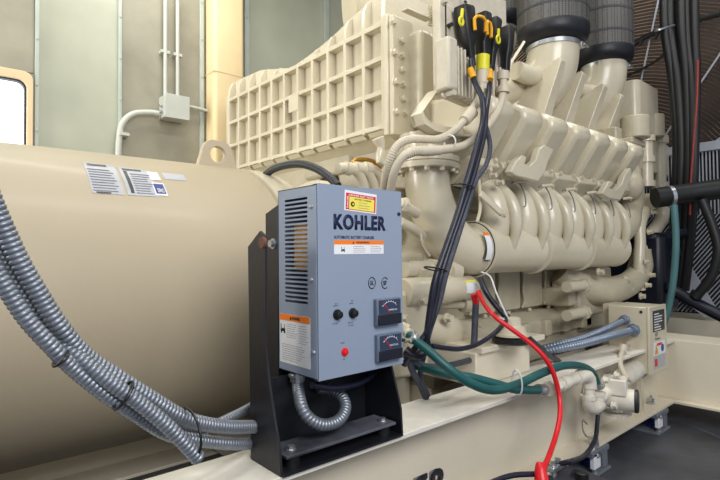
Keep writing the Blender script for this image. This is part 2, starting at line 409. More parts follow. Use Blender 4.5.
for (xa,xc,za,zc),st in ((pl1,.06),(pl2,.30)):
    for i in range(9):
        z=za+(zc-za)*(.08+.085*i);wrap('print_line',xa+(xc-xa)*st,xa+(xc-xa)*random.uniform(.75,.95),z,z+.0026,'label_text',BR+.0022)
    wrap('print_block',xa+(xc-xa)*.12,xa+(xc-xa)*.72,zc-.010,zc-.004,'label_dark',BR+.0025)
xa,xc,za,zc=pl2;wrap('print_block',xa+.012,xa+.022,za+.008,zc-.014,'label_dark',BR+.0025)
xa,xc,za,zc=pl1;wrap('print_block',xa+.012,xc-.04,za+.002,za+.006,'label_dark',BR+.0026)
xa,xc,za,zc=w3;za+=.009
yy=yb(za,BR+.004);tn=Vector((0,yy-BC[0],za-BC[1])).normalized();tu=Vector((0,tn.z,-tn.y))
text('brand_lettering','SIMO',(xa+.009,yy,za),X_,tu,xc-xa-.018,(zc-za)*.55,'white',gen,off=.001,bold=.03)
# ================================================================== BATTERY CHARGER BRACKET
bx0,bx1,by0,by1,bz0,bz1=.712,1.0,.97,1.142,.697,1.168
br=thing('charger_bracket',(.8,1.04,RZ),'black steel bracket bolted on the skid rail holding the grey charger','bracket')
g=[(p.y,p.z) for p in PP([(249,247),(261,231),(266,236),(266.3,300),(265.5,340),(270,385),(276.4,427),(280,447),(281.8,476),(252.2,467)],'X',.61)]
g[-1]=(g[-1][0],RZ);g[-2]=(g[-2][0],RZ)
b=B();b.prism(g,'X',.607,.613);obj('side_plate',b,'black_paint',br)
g2=[(p.y,p.z) for p in PP([(388,340),(392.2,367.5),(401.2,408.8),(402.6,437)],'X',.985)]
g2=[(g2[0][0]+.06,1.0),(g2[0][0]+.03,1.02)]+g2;g2[-1]=(g2[-1][0],RZ);g2=[(1.115,RZ),(1.115,1.0)]+g2[1:]
b=B();b.prism(g2,'X',.982,.988);obj('side_plate',b,'black_paint',br)
b=B();b.box((.613,1.108,RZ),(.982,1.114,.688));obj('back_plate',b,'black_paint',br)
b=B();b.box((.61,.962,RZ),(.985,1.11,RZ+.006));obj('base_plate',b,'black_paint',br)
b=B();b.box((.625,.972,.537),(.972,1.06,.545));b.box((.632,1.05,.594),(.972,1.10,.600)) if False else None
obj('shelf',b,'dusty_black',br,bev=.002)
for x in (.655,.948):
    for y in (1.0,):
        b=B();b.cyl((x,y,RZ+.006),(x,y,.537),.021);obj('rubber_mount',b,'rust_rubber' if False else 'black_rubber',br)
        b=B();b.hexb((x,y,.545),Z_,.009,.01);obj('bolt',b,'zinc',br)
# channel on the charger's back
b=B()
ch=[(by1,bz1-.05),(by1+.062,bz1-.062),(by1+.062,.66),(by1,.66)]
pr=[(p.y,p.z) for p in PP([(278,205),(266,214)],'X',bx0)]

ch=[(by1,pr[0][1]),(pr[1][0],pr[1][1]),(pr[1][0],.52),(by1,.52)]
b.prism(ch,'X',bx0-.002,bx0+.004);b.prism(ch,'X',bx1-.004,bx1);b.box((bx0,by1,.52),(bx1,by1+.005,1.10))
obj('mounting_channel',b,'black_paint',br,bev=.001)
p=P(273.5,243.7,'X',bx0-.002);b=B();b.hexb(p,-X_,.0105,.012);obj('bolt',b,'zinc',br)
p=P(262,242.5,'X',.602);b=B();b.cyl((.600,p.y,p.z),(.608,p.y,p.z),.0135);obj('rubber_mount',b,'rust_rubber',br,label='rusty brown rubber mount')
# ================================================================== BATTERY CHARGER
cg=thing('battery_charger',(.856,1.05,bz0),'blue-grey battery charger box with bold navy lettering and two meters','battery charger')
# sheet-metal case: front cover with right lip, back, top, bottom, slotted left side
b=B();b.box((bx0+.002,by0,bz0),(bx1,by0+.002,bz1));b.box((bx1-.002,by0,bz0),(bx1,by1-.002,bz1));b.box((bx0+.002,by0,bz1-.002),(bx1,by0+.02,bz1));b.box((bx0+.002,by0,bz0),(bx1,by0+.02,bz0+.002))
obj('front_cover',b,'steel_grey',cg,bev=.0015)
b=B();b.box((bx0,by0+.003,bz1-.005),(bx1-.003,by1,bz1-.003));b.box((bx0,by0+.003,bz0+.003),(bx1-.003,by1,bz0+.005));b.box((bx0,by1-.002,bz0+.003),(bx1-.003,by1,bz1-.003))
def sideYZ(u,v): p=P(u,v,'X',bx0);return p.y,p.z
ys0=sideYZ(307.5,250)[0];ys1=sideYZ(285,250)[0];zs0=sideYZ(296,303)[1];zs1=sideYZ(296,196.5)[1]
e=by0+.003
b.box((bx0,e,bz0+.003),(bx0+.0015,ys0,bz1-.003));b.box((bx0,ys1,bz0+.003),(bx0+.0015,by1,bz1-.003));b.box((bx0,ys0,bz0+.003),(bx0+.0015,ys1,zs0));b.box((bx0,ys0,zs1),(bx0+.0015,ys1,bz1-.003))
N=24;pz=(zs1-zs0)/N
for i in range(N): b.box((bx0,ys0,zs0+i*pz+pz*.55),(bx0+.0015,ys1,zs0+(i+1)*pz))
obj('case',b,'steel_grey',cg)
b=B();b.box((bx0+.05,by0+.05,.80),(bx0+.14,by0+.12,.98));obj('transformer_core',b,'label_dark',cg,bev=.003)
tc0=Vector((bx0+.035,by0+.085,.88))
b=B();b.box((bx0+.012,by0+.045,.955),(bx0+.11,by0+.125,1.075));obj('transformer_coil',b,'copper',cg,bev=.012,bseg=3)
b=B();b.box((bx0+.03,by0+.03,.76),(bx0+.1,by0+.14,.79));obj('terminal_block',b,'label_dark',cg)
for u,v in ((311.5,206.5),(311.8,280),(314,352.5)):
    p=P(u,v,'X',bx0);b=B();b.lathe(p,-X_,[(0,.006),(.003,.0055),(.005,.003)],n=12);obj('screw',b,'zinc',cg)
for u,v in ((398.5,214),(403,340)):
    p=P(u,v,'Y',by0);b=B();b.lathe(p,-Y_,[(0,.005),(.004,.0045),(.006,.002)],n=12);obj('screw',b,'black_rubber',cg)
F0=Vector((0,by0,0))
def fp(u,v): return P(u,v,'Y',by0)
def ftext(name,s,u0,v0,u1,v1,hpx_or_h,m,bold=0,off=0.0):
    a=fp(u0,v0);c=fp(u1,v1);h=hpx_or_h
    return text(name,s,(a.x,by0,a.z),X_,(c-a).normalized().cross(Y_)*1 if False else Z_,abs(c.x-a.x),h,m,cg,off=off,ex=.0006,bold=bold)
a=fp(333.5,229.5);c=fp(385.5,233);tp=fp(334,213.5)
text('brand_lettering','KOHLER',(a.x,by0,a.z),X_,Z_,c.x-a.x,tp.z-a.z,'navy',cg,ex=.0008,bold=.05)
text('registered_mark','.',(c.x+.004,by0,a.z),X_,Z_,.002,.002,'navy',cg)
a=fp(333.8,238.2);c=fp(374,238.8)
text('title_lettering','AUTOMATIC BATTERY CHARGER',(a.x,by0,a.z-.001),X_,Z_,c.x-a.x,.0078,'navy',cg,ex=.0005,bold=.02)
# orange/white warning label on front
def warn(parent,org,xd,ud,w,h,band,sideways=False):
    b=B();plate(b,org,xd,ud,0,0,w,h,.0006);obj('warning_label',b,'white',parent)
    b=B();plate(b,org,xd,ud,0,h-band,w,h,.0004,.0006);obj('warning_band',b,'orange',parent)
    nd=Vector(xd).cross(Vector(ud))
    text('warning_lettering','WARNING',Vector(org)+xd*(w*.42)+ud*(h-band*.75),xd,ud,w*.27,band*.5,'navy_dark',parent,off=.001,bold=.02)
    b=B();c=Vector(org)+xd*(w*.35)+ud*(h-band*.78);s_=band*.55
    vs=[b.bm.verts.new(c+nd*.0014),b.bm.verts.new(c+xd*s_+nd*.0014),b.bm.verts.new(c+xd*s_*.5+ud*s_+nd*.0014)];b.bm.faces.new(vs)
    bmesh.ops.translate(b.bm,verts=bmesh.ops.extrude_face_region(b.bm,geom=b.bm.faces[:])['geom'][:0] or [],vec=(0,0,0))
    obj('warning_triangle',b,'navy_dark',parent,flat=True)
def hazard(parent,org,xd,ud,s):
    """shock pictogram: small hand and sparks"""
    b=B()
    for (x0,y0,x1,y1) in ((.1,.0,.3,.45),(.3,.2,.75,.55),(.7,.0,.95,.5),(.1,.5,.22,1.0),(.75,.5,.85,.95),(.0,.3,.15,.4)):
        plate(b,org,xd,ud,x0*s,y0*s,x1*s,y1*s,.0005,.0006)
    obj('hazard_pictogram',b,'navy_dark',parent,flat=True)
def lines(parent,org,xd,ud,x0,x1,z0,z1,n,t=.0011,m='label_text'):
    b=B()
    for i in range(n):
        z=z1-(z1-z0)*i/max(1,n-1); e_=x1-(x1-x0)*random.uniform(0,.3)
        x=x0
        while x<e_:
            w=min(random.uniform(.003,.008),e_-x);plate(b,org,xd,ud,x,z-t/2,x+w,z+t/2,.0003,.0006);x+=w+.0012
    return obj('small_print',b,m,parent,flat=True)
a=fp(334,253);c=fp(383.5,254.5);tt=fp(333.8,239.5);w=c.x-a.x;h=tt.z-a.z+.0015
o0=Vector((a.x,by0,a.z-.003));warn(cg,o0,X_,Z_,w,h,h*.3)
hazard(cg,o0+X_*w*.13+Z_*h*.16,X_,Z_,h*.36)
lines(cg,o0,X_,Z_,w*.37,w*.62,h*.14,h*.56,4);lines(cg,o0,X_,Z_,w*.72,w*.97,h*.14,h*.56,4)
# dangerous-voltage sticker
ang=R_(-3);xd=(X_*math.cos(ang)+Z_*math.sin(ang));ud=(Z_*math.cos(ang)-X_*math.sin(ang))
a=fp(344,210);c=fp(376,212.5);tp=fp(343.2,189);w=c.x-a.x;h=(tp.z-a.z)*.98;o0=Vector((a.x,by0,a.z))
b=B();plate(b,o0,xd,ud,0,0,w,h,.0006);obj('sticker_backing',b,'white',cg)
b=B();plate(b,o0,xd,ud,w*.04,h*.06,w*.97,h*.87,.0004,.0006);obj('sticker_border',b,'label_red',cg)
b=B();plate(b,o0,xd,ud,w*.14,h*.09,w*.92,h*.70,.0004,.001);obj('sticker_panel',b,'label_yellow',cg)
text('sticker_lettering','DANGER ELECTRICAL',o0+xd*w*.12+ud*h*.73,xd,ud,w*.78,h*.09,'white',cg,off=.0011,bold=.03)
text('sticker_lettering','BATTERY CHARGER',o0+xd*w*.30+ud*h*.57,xd,ud,w*.52,h*.07,'navy_dark',cg,off=.0015)
lines(cg,o0+xd.cross(ud)*.001,xd,ud,w*.42,w*.8,h*.2,h*.46,3)
text('sticker_lettering','DANGER',o0+xd*w*.115+ud*h*.12,ud,-xd,h*.6,w*.05,'white',cg,off=.0012,bold=.03)
b=B();q=o0+xd*w*.245+ud*h*.34;nn=xd.cross(ud)
b.lathe(q+nn*.0014,nn,[(0,h*.13),(.0004,h*.13)],n=16);obj('sticker_pictogram',b,'navy_dark',cg)
b=B();b.lathe(q+nn*.0018+xd*.001,nn,[(0,h*.055),(.0003,h*.055)],n=12);obj('sticker_pictogram_centre',b,'label_yellow',cg)
# certification marks
def ringmark(u,v,r,s,gap=False):
    p=fp(u,v);b=B();n=28;rg=[]
    rng=range(n) if not gap else range(3,n-3)
    pts=[Vector((p.x+r*.82*math.cos(2*math.pi*k/n),by0-.0005,p.z+r*math.sin(2*math.pi*k/n))) for k in rng]
    if not gap: pts.append(pts[0])
    b.tube(pts,.0012,n=6,step=.0015);obj('certification_ring',b,'navy_dark',cg)
    text('certification_lettering',s,(p.x-r*.42,by0,p.z-r*.42),X_,Z_,r*.85,r*.85,'navy_dark',cg,bold=.05)
ringmark(371.8,283,.0145,'UL');ringmark(384.8,283,.0145,'SP',True)
# meters
def meter(u0,v0,u1,v1,lab,unit):
    p=fp(u0-1,v1);q=fp(u1-2,v0);x0,x1=p.x,q.x;z0,z1=min(p.z,q.z),max(p.z,q.z)
    z0=fp(u0,v1).z;z1=fp(u0,v0).z;w=x1-x0;h=z1-z0;y=by0
    b=B();b.box((x0,y-.014,z0),(x1,y,z1));m=obj('meter',b,'meter_bezel',cg,bev=.003,label=lab)
    b=B();b.box((x0+w*.08,y-.0155,z0+h*.44),(x1-w*.06,y-.0138,z1-h*.05));obj('dial',b,'meter_face',m)
    b=B();b.box((x0+w*.03,y-.019,z0+h*.03),(x1-w*.03,y-.0138,z0+h*.42));obj('lower_cover',b,'navy_dark',m,bev=.002)
    c=Vector((x0+w*.5,y-.0158,z0+h*.46))
    b=B();e_=c+Vector((-w*.27,0,h*.40));b.cyl(c,e_,.0012,n=6);obj('needle',b,'label_red',m)
    b=B();pts=[c+Vector((-w*.36*math.cos(R_(a_)),0,h*.42*math.sin(R_(a_)))) for a_ in range(38,143,8)];b.tube(pts,.0006,n=5,step=.003)
    for a_ in range(38,143,15):
        r0=Vector((-w*.36*math.cos(R_(a_)),0,h*.42*math.sin(R_(a_))));b.cyl(c+r0,c+r0*1.13,.0006,n=5)
    obj('scale',b,'white',m)
    text('unit_lettering',unit,(c.x-w*.05,y-.0155,c.z+h*.08),X_,Z_,w*.36,h*.06,'white',m)
meter(374.5,299,399.5,326,'upper meter','AMPERES DC');meter(375.5,334.5,400.5,362,'lower meter','VOLTS DC')
# fuse holders, lamp and tiny captions
def knob(u,v,m,r,l,name,lab):
    p=fp(u,v);b=B();b.lathe(p,-Y_,[(0,r*1.35),(.003,r*1.35),(.0035,r),(l,r*.9),(l+.001,r*.6)],n=20);return obj(name,b,m,cg,label=lab)
knob(337,314.5,'black_rubber',.0095,.014,'fuse_holder',None);knob(352.5,313,'black_rubber',.0095,.014,'fuse_holder',None)
knob(344.5,351.8,'lens_red',.0075,.008,'pilot_lamp','red indicator lamp')
for s_,u,v,w in (('DC',335,304.5,.009),('OUTPUT',333,306.8,.016),('AC',351,301.5,.008),('INPUT',349.5,304.2,.013),('FUSE',332.5,324.5,.016),('FUSE 250V',348,323.5,.017),('10 AMP',348.5,326.2,.016),('POWER',340.5,344,.013),('ON',343,360,.006)):
    p=fp(u,v);text('caption_lettering',s_,(p.x,by0,p.z),X_,Z_,w,.003,'navy_dark',cg,ex=.0003)
# big side warning label (on the left face; x runs toward the camera = -Y)
def sp(u,v): return P(u,v,'X',bx0)
a=sp(280.3,368);a=sp(280.3,361);c=sp(310.5,369.5);tp=sp(279.8,313);w=abs(c.y-a.y);h=tp.z-a.z
o0=Vector((bx0,a.y,a.z));warn(cg,o0,-Y_,Z_,w,h,h*.13)
hazard(cg,o0-Y_*w*.02+Z_*h*.60,-Y_,Z_,h*.19)
lines(cg,o0,-Y_,Z_,w*.24,w*.6,h*.54,h*.80,7,.0010);lines(cg,o0,-Y_,Z_,w*.64,w*.96,h*.46,h*.80,8,.0010);lines(cg,o0,-Y_,Z_,w*.08,w*.86,h*.07,h*.38,8,.0011)
# ---- flexible conduit loop under the charger
b=B();p0=P(297.5,377,'X',.731);p0=Vector((.731,min(p0.y,by1-.02),bz0))
b.corr([p0,p0-Z_*.03]+PP([(301.5,406,'Y',1.02),(310,419,'Y',1.0),(324,425,'Y',.995),(339,420,'Y',1.0),(345.5,408,'Y',1.02),(342,397,'Y',1.05),(330,390,'Y',1.08),(318,388,'Y',1.09)]),-.0155*-1,pitch=.0095,amp=.16)
tag(obj('flexible_conduit',b,'flex'),'silver flexible conduit looping in a hook under the grey charger box','conduit')
fit=thing('conduit_fitting',(p0.x,p0.y,bz0-.03),'short metal conduit connector screwed into the charger underside','conduit fitting')
b=B();b.cyl(p0-Z_*.022,p0+Z_*.0,.019,n=20);obj('collar',b,'zinc',fit)
b=B();b.cyl(p0-Z_*.010,p0-Z_*.004,.024,n=8);obj('locknut',b,'zinc',fit)
b=B();b.tube(PP([(312,385,'Y',1.0),(330,388,'Y',1.01),(345,387,'Y',1.02),(362,382,'Y',1.04),(376,372,'Y',1.06),(383,362,'Y',1.09)]),.0085,n=10)
tag(obj('cable',b,'cable_black'),'black cable curving beneath the charger box inside the bracket','cable')
# ================================================================== CONDUITS ACROSS THE BARREL
def cond(pts,r,lab,m='flex',pitch=.0088,grp='silver conduits slung across the generator barrel'):
    b=B();b.corr(PP(pts),r,pitch=pitch,amp=.15);return tag(obj('flexible_conduit',b,m),lab,'conduit',grp)
cond([(-12,190,'Y',.98),(0,219,'Y',.98),(20,262,'Y',.98),(40,296,'Y',.98),(58,324,'Y',.98),(85,355,'Y',.99),(120,379,'Y',.99),(152,399,'Y',.99),(178,415,'Y',1.0),(200,423,'Y',1.02),(230,427,'Y',1.05),(262,427,'Y',1.10),(290,430,'Y',1.18)],.0158,'uppermost of the silver conduits slung across the tan barrel')
cond([(-14,225,'Y',1.0),(0,252,'Y',1.0),(22,292,'Y',1.0),(45,325,'Y',1.0),(70,350,'Y',.985),(100,375,'Y',.97),(135,400,'Y',.96),(165,424,'Y',.95),(185,444,'Y',.945),(199,459,'Y',.945)],.0145,'silver conduit drooping lowest right, its end tied down above the rail')
cond([(-14,252,'Y',.97),(0,278,'Y',.97),(25,317,'Y',.965),(50,345,'Y',.965),(75,370,'Y',.975),(105,394,'Y',.98),(135,414,'Y',.99),(160,430,'Y',1.0),(178,437,'Y',1.03),(203,441,'Y',1.05),(235,444,'Y',1.08),(262,443,'Y',1.14),(285,441,'Y',1.2)],.0140,'lower silver conduit slung across the barrel, running behind black bracket along the rail')
cond([(60,345,'Y',1.03),(90,369,'Y',1.03),(120,390,'Y',1.03),(150,411,'Y',1.03),(180,430,'Y',1.055),(200,431,'Y',1.085),(225,420,'Y',1.12),(245,410,'Y',1.16),(262,400,'Y',1.22)],.0115,'thin silver conduit rising to the bracket from behind the thicker ones')
def tie(c0,c1,dx,y,lab,m='tie',w=.0055,dep=.04):
    a=P(*c0,'Y',y);c=P(*c1,'Y',y);d=(c-a);u=d.normalized();n_=u.cross(Y_)
    b=B();L=d.length/2;mid=(a+c)/2;pts=[]
    for k in range(25):
        t=2*math.pi*k/24;pts.append(mid+u*(L*math.cos(t))+Y_*(dep/2+dep/2*-math.sin(t)))
    b.tube(pts,w/2,n=6,step=.004,cap=False)
    return tag(obj('cable_tie',b,m),lab,'cable tie')
tie((70,353),(56,368),0,.945,'black cable tie highest up the conduit bundle on barrel')
tie((136,384),(118,412),0,.94,'black cable tie around conduits in the middle of barrel bundle')
tie((200.5,416),(201.5,466),0,.925,'long straight black cable tie holding conduits above the rail',dep=.12)
# ================================================================== ENGINE
en=thing('diesel_engine',(2.5,2.1,.30),'large cream painted V diesel engine with curved runners and ducts','engine')
def part(name,b,m='beige',bev=0,**k): return obj(name,b,m,en,bev=bev,**k)
# crankcase and lower blocks
b=B();b.box((1.5,1.50,.52),(3.35,2.7,1.28));part('crankcase',b,'beige_cast',.01)
b=B()
for i in range(6):
    x=1.95+i*.225
    if i<4:
        b.box((x+.012,1.455,.70),(x+.213,1.505,.95))
for i in range(4): b.cyl((2.0+i*.225,1.45,.93),(2.0+i*.225,1.46,.93),.012,n=8)
part('inspection_covers',b,'beige_cast',.012)
b=B();b.box((1.16,1.50,.30),(1.6,2.7,.95));part('flywheel_housing',b,'rail',.02)
b=B();b.box((1.6,1.40,.30),(3.0,2.8,.44));part('sump',b,'rail',.01)
b=B();b.box((1.6,1.38,.44),(3.3,2.8,.60));b.prism([(1.36,.56),(1.36,.64),(1.42,.68),(1.52,.68),(1.52,.56)],'X',1.95,3.0)
for i in range(5):
    x=2.02+.2*i; b.box((x,1.33,.565),(x+.06,1.37,.645));b.cyl((x+.03,1.44,.68),(x+.03,1.44,.70),.012,n=8)
part('oil_pan',b,'beige_cast',.006)
for i in range(4):
    x=1.95+.225*(i)+.005
    b=B();b.tube([(x,1.448,.94),(x+.004,1.446,.86),(x-.006,1.446,.80),(x+.006,1.446,.74),(x-.02,1.446,.705)],.005,n=6);part('seal_bead',b,'beige_cast')
# V banks (slanted prism)
for sgn in (-1,1):
    def yy_(y): return 2.1+sgn*(y-2.1)
    poly=[(yy_(1.95),1.1),(yy_(1.45),1.2),(yy_(1.38),1.33),(yy_(1.56),1.55),(yy_(2.05),1.5)]
    b=B();b.prism(poly,'X',1.62,3.3);part('cylinder_bank',b,'beige_cast',.01)
b=B();b.box((1.6,1.9,1.4),(3.3,2.3,1.6));part('valley_cover',b,'beige_cast',.02)
# rocker covers, near bank; then the far bank
def cover(x,w,sgn=-1):
    f=lambda y:(y if sgn<0 else 4.2-y)
    poly=[(1.30,1.325),(1.225,1.385),(1.105,1.555),(1.115,1.60),(1.16,1.625),(1.50,1.67),(1.60,1.58),(1.48,1.36)]
    b=B();b.prism([(f(a),c) for a,c in poly],'X',x-w/2,x+w/2);part('rocker_cover',b,'beige',.026,bseg=3)
    poly=[(1.34,1.27),(1.235,1.35),(1.245,1.365),(1.36,1.345),(1.5,1.33)]
    b=B();b.prism([(f(a),c) for a,c in [(1.31,1.27),(1.20,1.352),(1.215,1.385),(1.33,1.34),(1.4,1.28)]],'X',x-w/2-.02,x+w/2+.02);part('cover_flange',b,'beige',.006)
    for dx in (-w*.42,w*.42):
        p=Vector((x+dx,f(1.215),1.375));b=B();b.hexb(p,Vector((0,sgn*.86,.3)),.010,.02);part('bolt',b,'beige')
XC=[1.735+.228*i for i in range(7)]
for x in XC: cover(x,.158)
for x in XC[::1]: cover(x,.158,1)
# intake/exhaust manifold pipe in three segments
MY,MZ,MR=1.285,1.012,.105
for a_,c_ in ((1.74,2.18),(2.19,2.63),(2.64,3.13)):
    b=B();b.lathe((a_,MY,MZ),X_,[(0,MR+.0),(.006,MR+.014),(.022,MR+.014),(.03,MR),(c_-a_-.012,MR),(c_-a_-.006,MR+.004),(c_-a_,MR-.006)],n=40);part('manifold_pipe',b,'beige')
for i in range(6):
    x=1.865+.228*i
    # two-lobed saddle runner per cylinder
    b=B();b.tube([(x,1.30,.98),(x,1.262,1.08),(x,1.248,1.17),(x-.005,1.29,1.265),(x-.01,1.40,1.325)],.08,n=20,radii=[.066,.070,.062,.052,.045],step=.015)
    part('runner',b,'beige')
    b=B();b.tube([(x+.034,1.225,.955),(x+.033,1.188,1.03),(x+.03,1.17,1.11),(x+.026,1.185,1.20),(x+.02,1.25,1.285),(x+.01,1.33,1.325)],.02,n=12,radii=[.008,.018,.028,.030,.026,.02],step=.01)
    part('runner_rib',b,'beige')
    b=B();p=Vector((x+.105,1.205,1.135));b.hexb(p+Vector((0,.05,0)),-Y_,.013,.055);part('bolt',b,'beige')
    b=B();q=Vector((x+.105,1.205,1.25));b.tube([q+Vector((.04*math.cos(t)-.0,-.01+.03*math.sin(t*.5),.058*math.sin(t))) for t in [R_(d) for d in range(-100,150,25)]],.0028,n=6,step=.008)
    part('fuel_line',b,'label_text')
    b=B();b.tube([(x+.07,1.20,1.30),(x+.11,1.17,1.305),(x+.16,1.19,1.30)],.008,n=8);part('fuel_rail_section',b,'beige')
b=B();b.lathe((1.742,MY,MZ),X_,[(0,MR-.01),(0,MR+.009),(.003,MR+.009),(.003,MR-.01)],n=40);part('manifold_gasket',b,'gasket')
# elbow from the intercooler down to the manifold
ec=[(1.50,1.36,1.40),(1.505,1.34,1.30),(1.515,1.325,1.20),(1.56,1.30,1.09),(1.63,1.290,1.03),(1.70,1.287,1.013),(1.755,1.285,1.012)]
ec=[tuple(P(427,168,'Y',1.36)),tuple(P(428,190,'Y',1.355)),tuple(P(437,220,'Y',1.34)),tuple(P(453,243,'Y',1.315)),tuple(P(471,252,'Y',1.295)),(1.755,1.285,1.012)]
b=B();b.tube(ec,.108,n=32,radii=[.090,.091,.094,.098,.101,.103],step=.02);el=part('elbow_pipe',b,'beige')
pt=Vector(ec[0]);b=B();b.lathe(pt+Z_*.0,Z_,[(-.012,.098),(-.010,.130),(.008,.132),(.010,.125),(.013,.125),(.016,.132),(.036,.132),(.040,.11),(.07,.10),(.13,.11)],n=40);part('elbow_flange',b,'beige')
for k in range(12):
    a_=2*math.pi*k/12+.2;q=pt+Vector((.116*math.cos(a_),.116*math.sin(a_),-.008));b=B();b.hexb(q,-Z_,.011,.018);part('bolt',b,'beige')
# white label on elbow end
b=B();q=Vector((1.70,MY,MZ));nL=10;rw=[]
for k in range(nL+1):
    a_=R_(175-8+ -62+ 0+ k*7.0); rw.append(a_)
pts=[(MY+.1075*math.cos(t),MZ+.1075*math.sin(t)) for t in [R_(142+k*6.2) for k in range(nL+1)]]
pin=[(MY+.1055*math.cos(t),MZ+.1055*math.sin(t)) for t in [R_(142+k*6.2) for k in range(nL+1)]][::-1]
b.prism(pts+pin,'X',1.70,1.735);part('caution_label',b,'white')
b=B();pts2=[(MY+.1085*math.cos(t),MZ+.1085*math.sin(t)) for t in [R_(142+k*4) for k in range(3)]];pin2=[(MY+.1065*math.cos(t),MZ+.1065*math.sin(t)) for t in [R_(142+k*4) for k in range(3)]][::-1]
b.prism(pts2+pin2,'X',1.70,1.735);part('caution_band',b,'orange')
# lower right elbow under the manifold
b=B();b.tube(PP([(560,272,'Y',1.40),(580,287,'Y',1.33),(605,291,'Y',1.27),(628,284,'Y',1.27),(641,268,'Y',1.27),(640,250,'Y',1.28)]),.075,n=24,radii=[.07,.085,.08,.075,.07,.065]);part('coolant_elbow',b,'beige_cast')
for u,v in ((598,272),(625,279),(628,289),(640,296)):
    p=P(u,v,'Y',1.22);b=B();b.hexb(p,-Y_,.016,.03);part('bolt',b,'beige')
# thermostat casting, vertical pipes and S pipe
b=B();b.tube(PP([(632,170,'Y',1.3),(630,185,'Y',1.3),(632,205,'Y',1.3),(626,222,'Y',1.3),(618,240,'Y',1.32)]),.06,n=20,radii=[.055,.08,.065,.085,.06]);part('thermostat_housing',b,'beige_cast')
b=B();b.ball(P(632,186,'Y',1.26),.075,(1,.9,1.15));part('thermostat_bulb',b,'beige_cast')
b=B();b.tube(PP([(648,206,'Y',1.26),(640,222,'Y',1.25),(640,243,'Y',1.24),(639,268,'Y',1.24),(640,290,'Y',1.24)]),.035,n=16,radii=[.03,.04,.034,.036,.034]);part('water_pipe',b,'beige')
b=B()
p0,p1=P(646,138,'Y',1.3),P(646,186,'Y',1.3);b.cyl(p0,p1,.045)
for v in (139,160,184): q=P(646,v,'Y',1.3);b.cyl(q-Z_*.02,q+Z_*.02,.058)
part('vertical_pipe',b,'beige')
b=B();p0,p1=P(660,135,'Y',1.3),P(660,188,'Y',1.3);b.cyl(p0,p1,.04)
for v in (140,186): q=P(660,v,'Y',1.3);b.cyl(q-Z_*.025,q+Z_*.025,.055)
part('vertical_pipe',b,'beige')
b=B();b.tube(PP([(664,205,'Y',1.28),(661,220,'Y',1.28),(650,236,'Y',1.28),(641,250,'Y',1.28),(634,270,'Y',1.3)]),.045,n=16);part('s_pipe',b,'beige')
b=B();q=P(655,202,'Y',1.22);b.lathe(q,-X_,[(0,.05),(.06,.045)],n=16);b.cyl(q+Vector((-.08,.0,.0)),q+Vector((-.04,0,0)),.06,n=6);part('hose_coupling',b,'beige')
for u,v in ((652,212),(648,232),(645,262),(650,275),(646,285)):
    p=P(u,v,'Y',1.2);b=B();b.hexb(p,-Y_,.014,.03);part('bolt',b,'beige')
# lower right pumps and blocks
b=B();b.box(P(548,317,'Y',1.35),P(598,283,'Y',1.65)) if False else b.box((2.62,1.30,.70),(3.02,1.6,.80));part('fuel_filter_head',b,'beige_cast',.015)
b=B();p=P(560,292,'Y',1.3);b.box((p.x+.17,1.28,.64),(p.x+.5,1.44,.84));part('fuel_pump',b,'beige_cast',.01)
for v in (284,312):
    b=B();p=P(576,v+2,'Y',1.24);b.cyl(p-X_*.1,p+X_*.08,.028);b.cyl(p+X_*.08,p+X_*.1,.038,n=8);part('banjo_fitting',b,'beige')
b=B();b.cyl((2.9,1.15,.62),(3.3,1.15,.62),.12) if False else b.box((2.85,1.36,.53),(3.3,1.6,.90));part('front_gear_case',b,'beige_cast',.02)
# engine mount pedestal with round rubber isolator
b=B();b.prism([(P(476,352,'Y',1.12).x,RZ),(P(476,352,'Y',1.12).x,.63),(P(530,354,'Y',1.12).x,.63),(P(530,354,'Y',1.12).x,RZ)],'Y',1.12,1.45);part('mount_pedestal',b,'rail',.006)
b=B();b.box((1.545,1.10,.628),(1.99,1.5,.65));part('pedestal_plate',b,'rail',.003)
c=P(512,343,'Z',.65)
b=B();b.lathe(c,Z_,[(0,.065),(.006,.074),(.022,.074),(.026,.062)],n=32);part('rubber_isolator',b,'black_rubber')
b=B();b.lathe(c+Z_*.026,Z_,[(0,.062),(.004,.068),(.012,.068),(.014,.055),(.04,.05),(.042,.036),(.07,.034),(.075,.02)],n=32);part('mount_cap',b,'beige')
# bell housing between barrel and engine
b=B();b.lathe((1.17,2.1,.83),X_,[(0,.45),(.0,.535),(.03,.54),(.05,.50),(.30,.50),(.34,.54),(.38,.54)],n=72);part('bell_housing',b,'beige')
for k in range(28):
    a_=2*math.pi*k/28;q=Vector((1.168,2.1+.505*math.cos(a_),.83+.505*math.sin(a_)))
    if q.z>1.1: b=B();b.hexb(q,-X_,.014,.018);part('bolt',b,'beige')
# starter motors and blocks at the near lower corner
sy,sz=1.28,P(450,289,'Y',1.28).z
sx0,sx1,sx2=P(402,290,'Y',1.28).x,P(463,290,'Y',1.25).x,P(476,290,'Y',1.25).x
b=B();b.lathe((sx0,sy,sz),X_,[(0,.05),(.01,.054),(sx1-sx0-.05,.054),(sx1-sx0-.045,.050),(sx2-sx0-.01,.050),(sx2-sx0,.044),(sx2-sx0+.004,.030),(sx2-sx0+.03,.028)],n=32);part('starter_motor',b,'beige')
def arc_label(name,x0,x1,r,a0,a1,m):
    b=B();A0=[(sy+r*math.cos(R_(a0+(a1-a0)*k/8)),sz+r*math.sin(R_(a0+(a1-a0)*k/8))) for k in range(9)];A1=[(sy+(r-.003)*math.cos(R_(a0+(a1-a0)*k/8)),sz+(r-.003)*math.sin(R_(a0+(a1-a0)*k/8))) for k in range(9)][::-1]
    b.prism(A0+A1,'X',x0,x1);part(name,b,m)
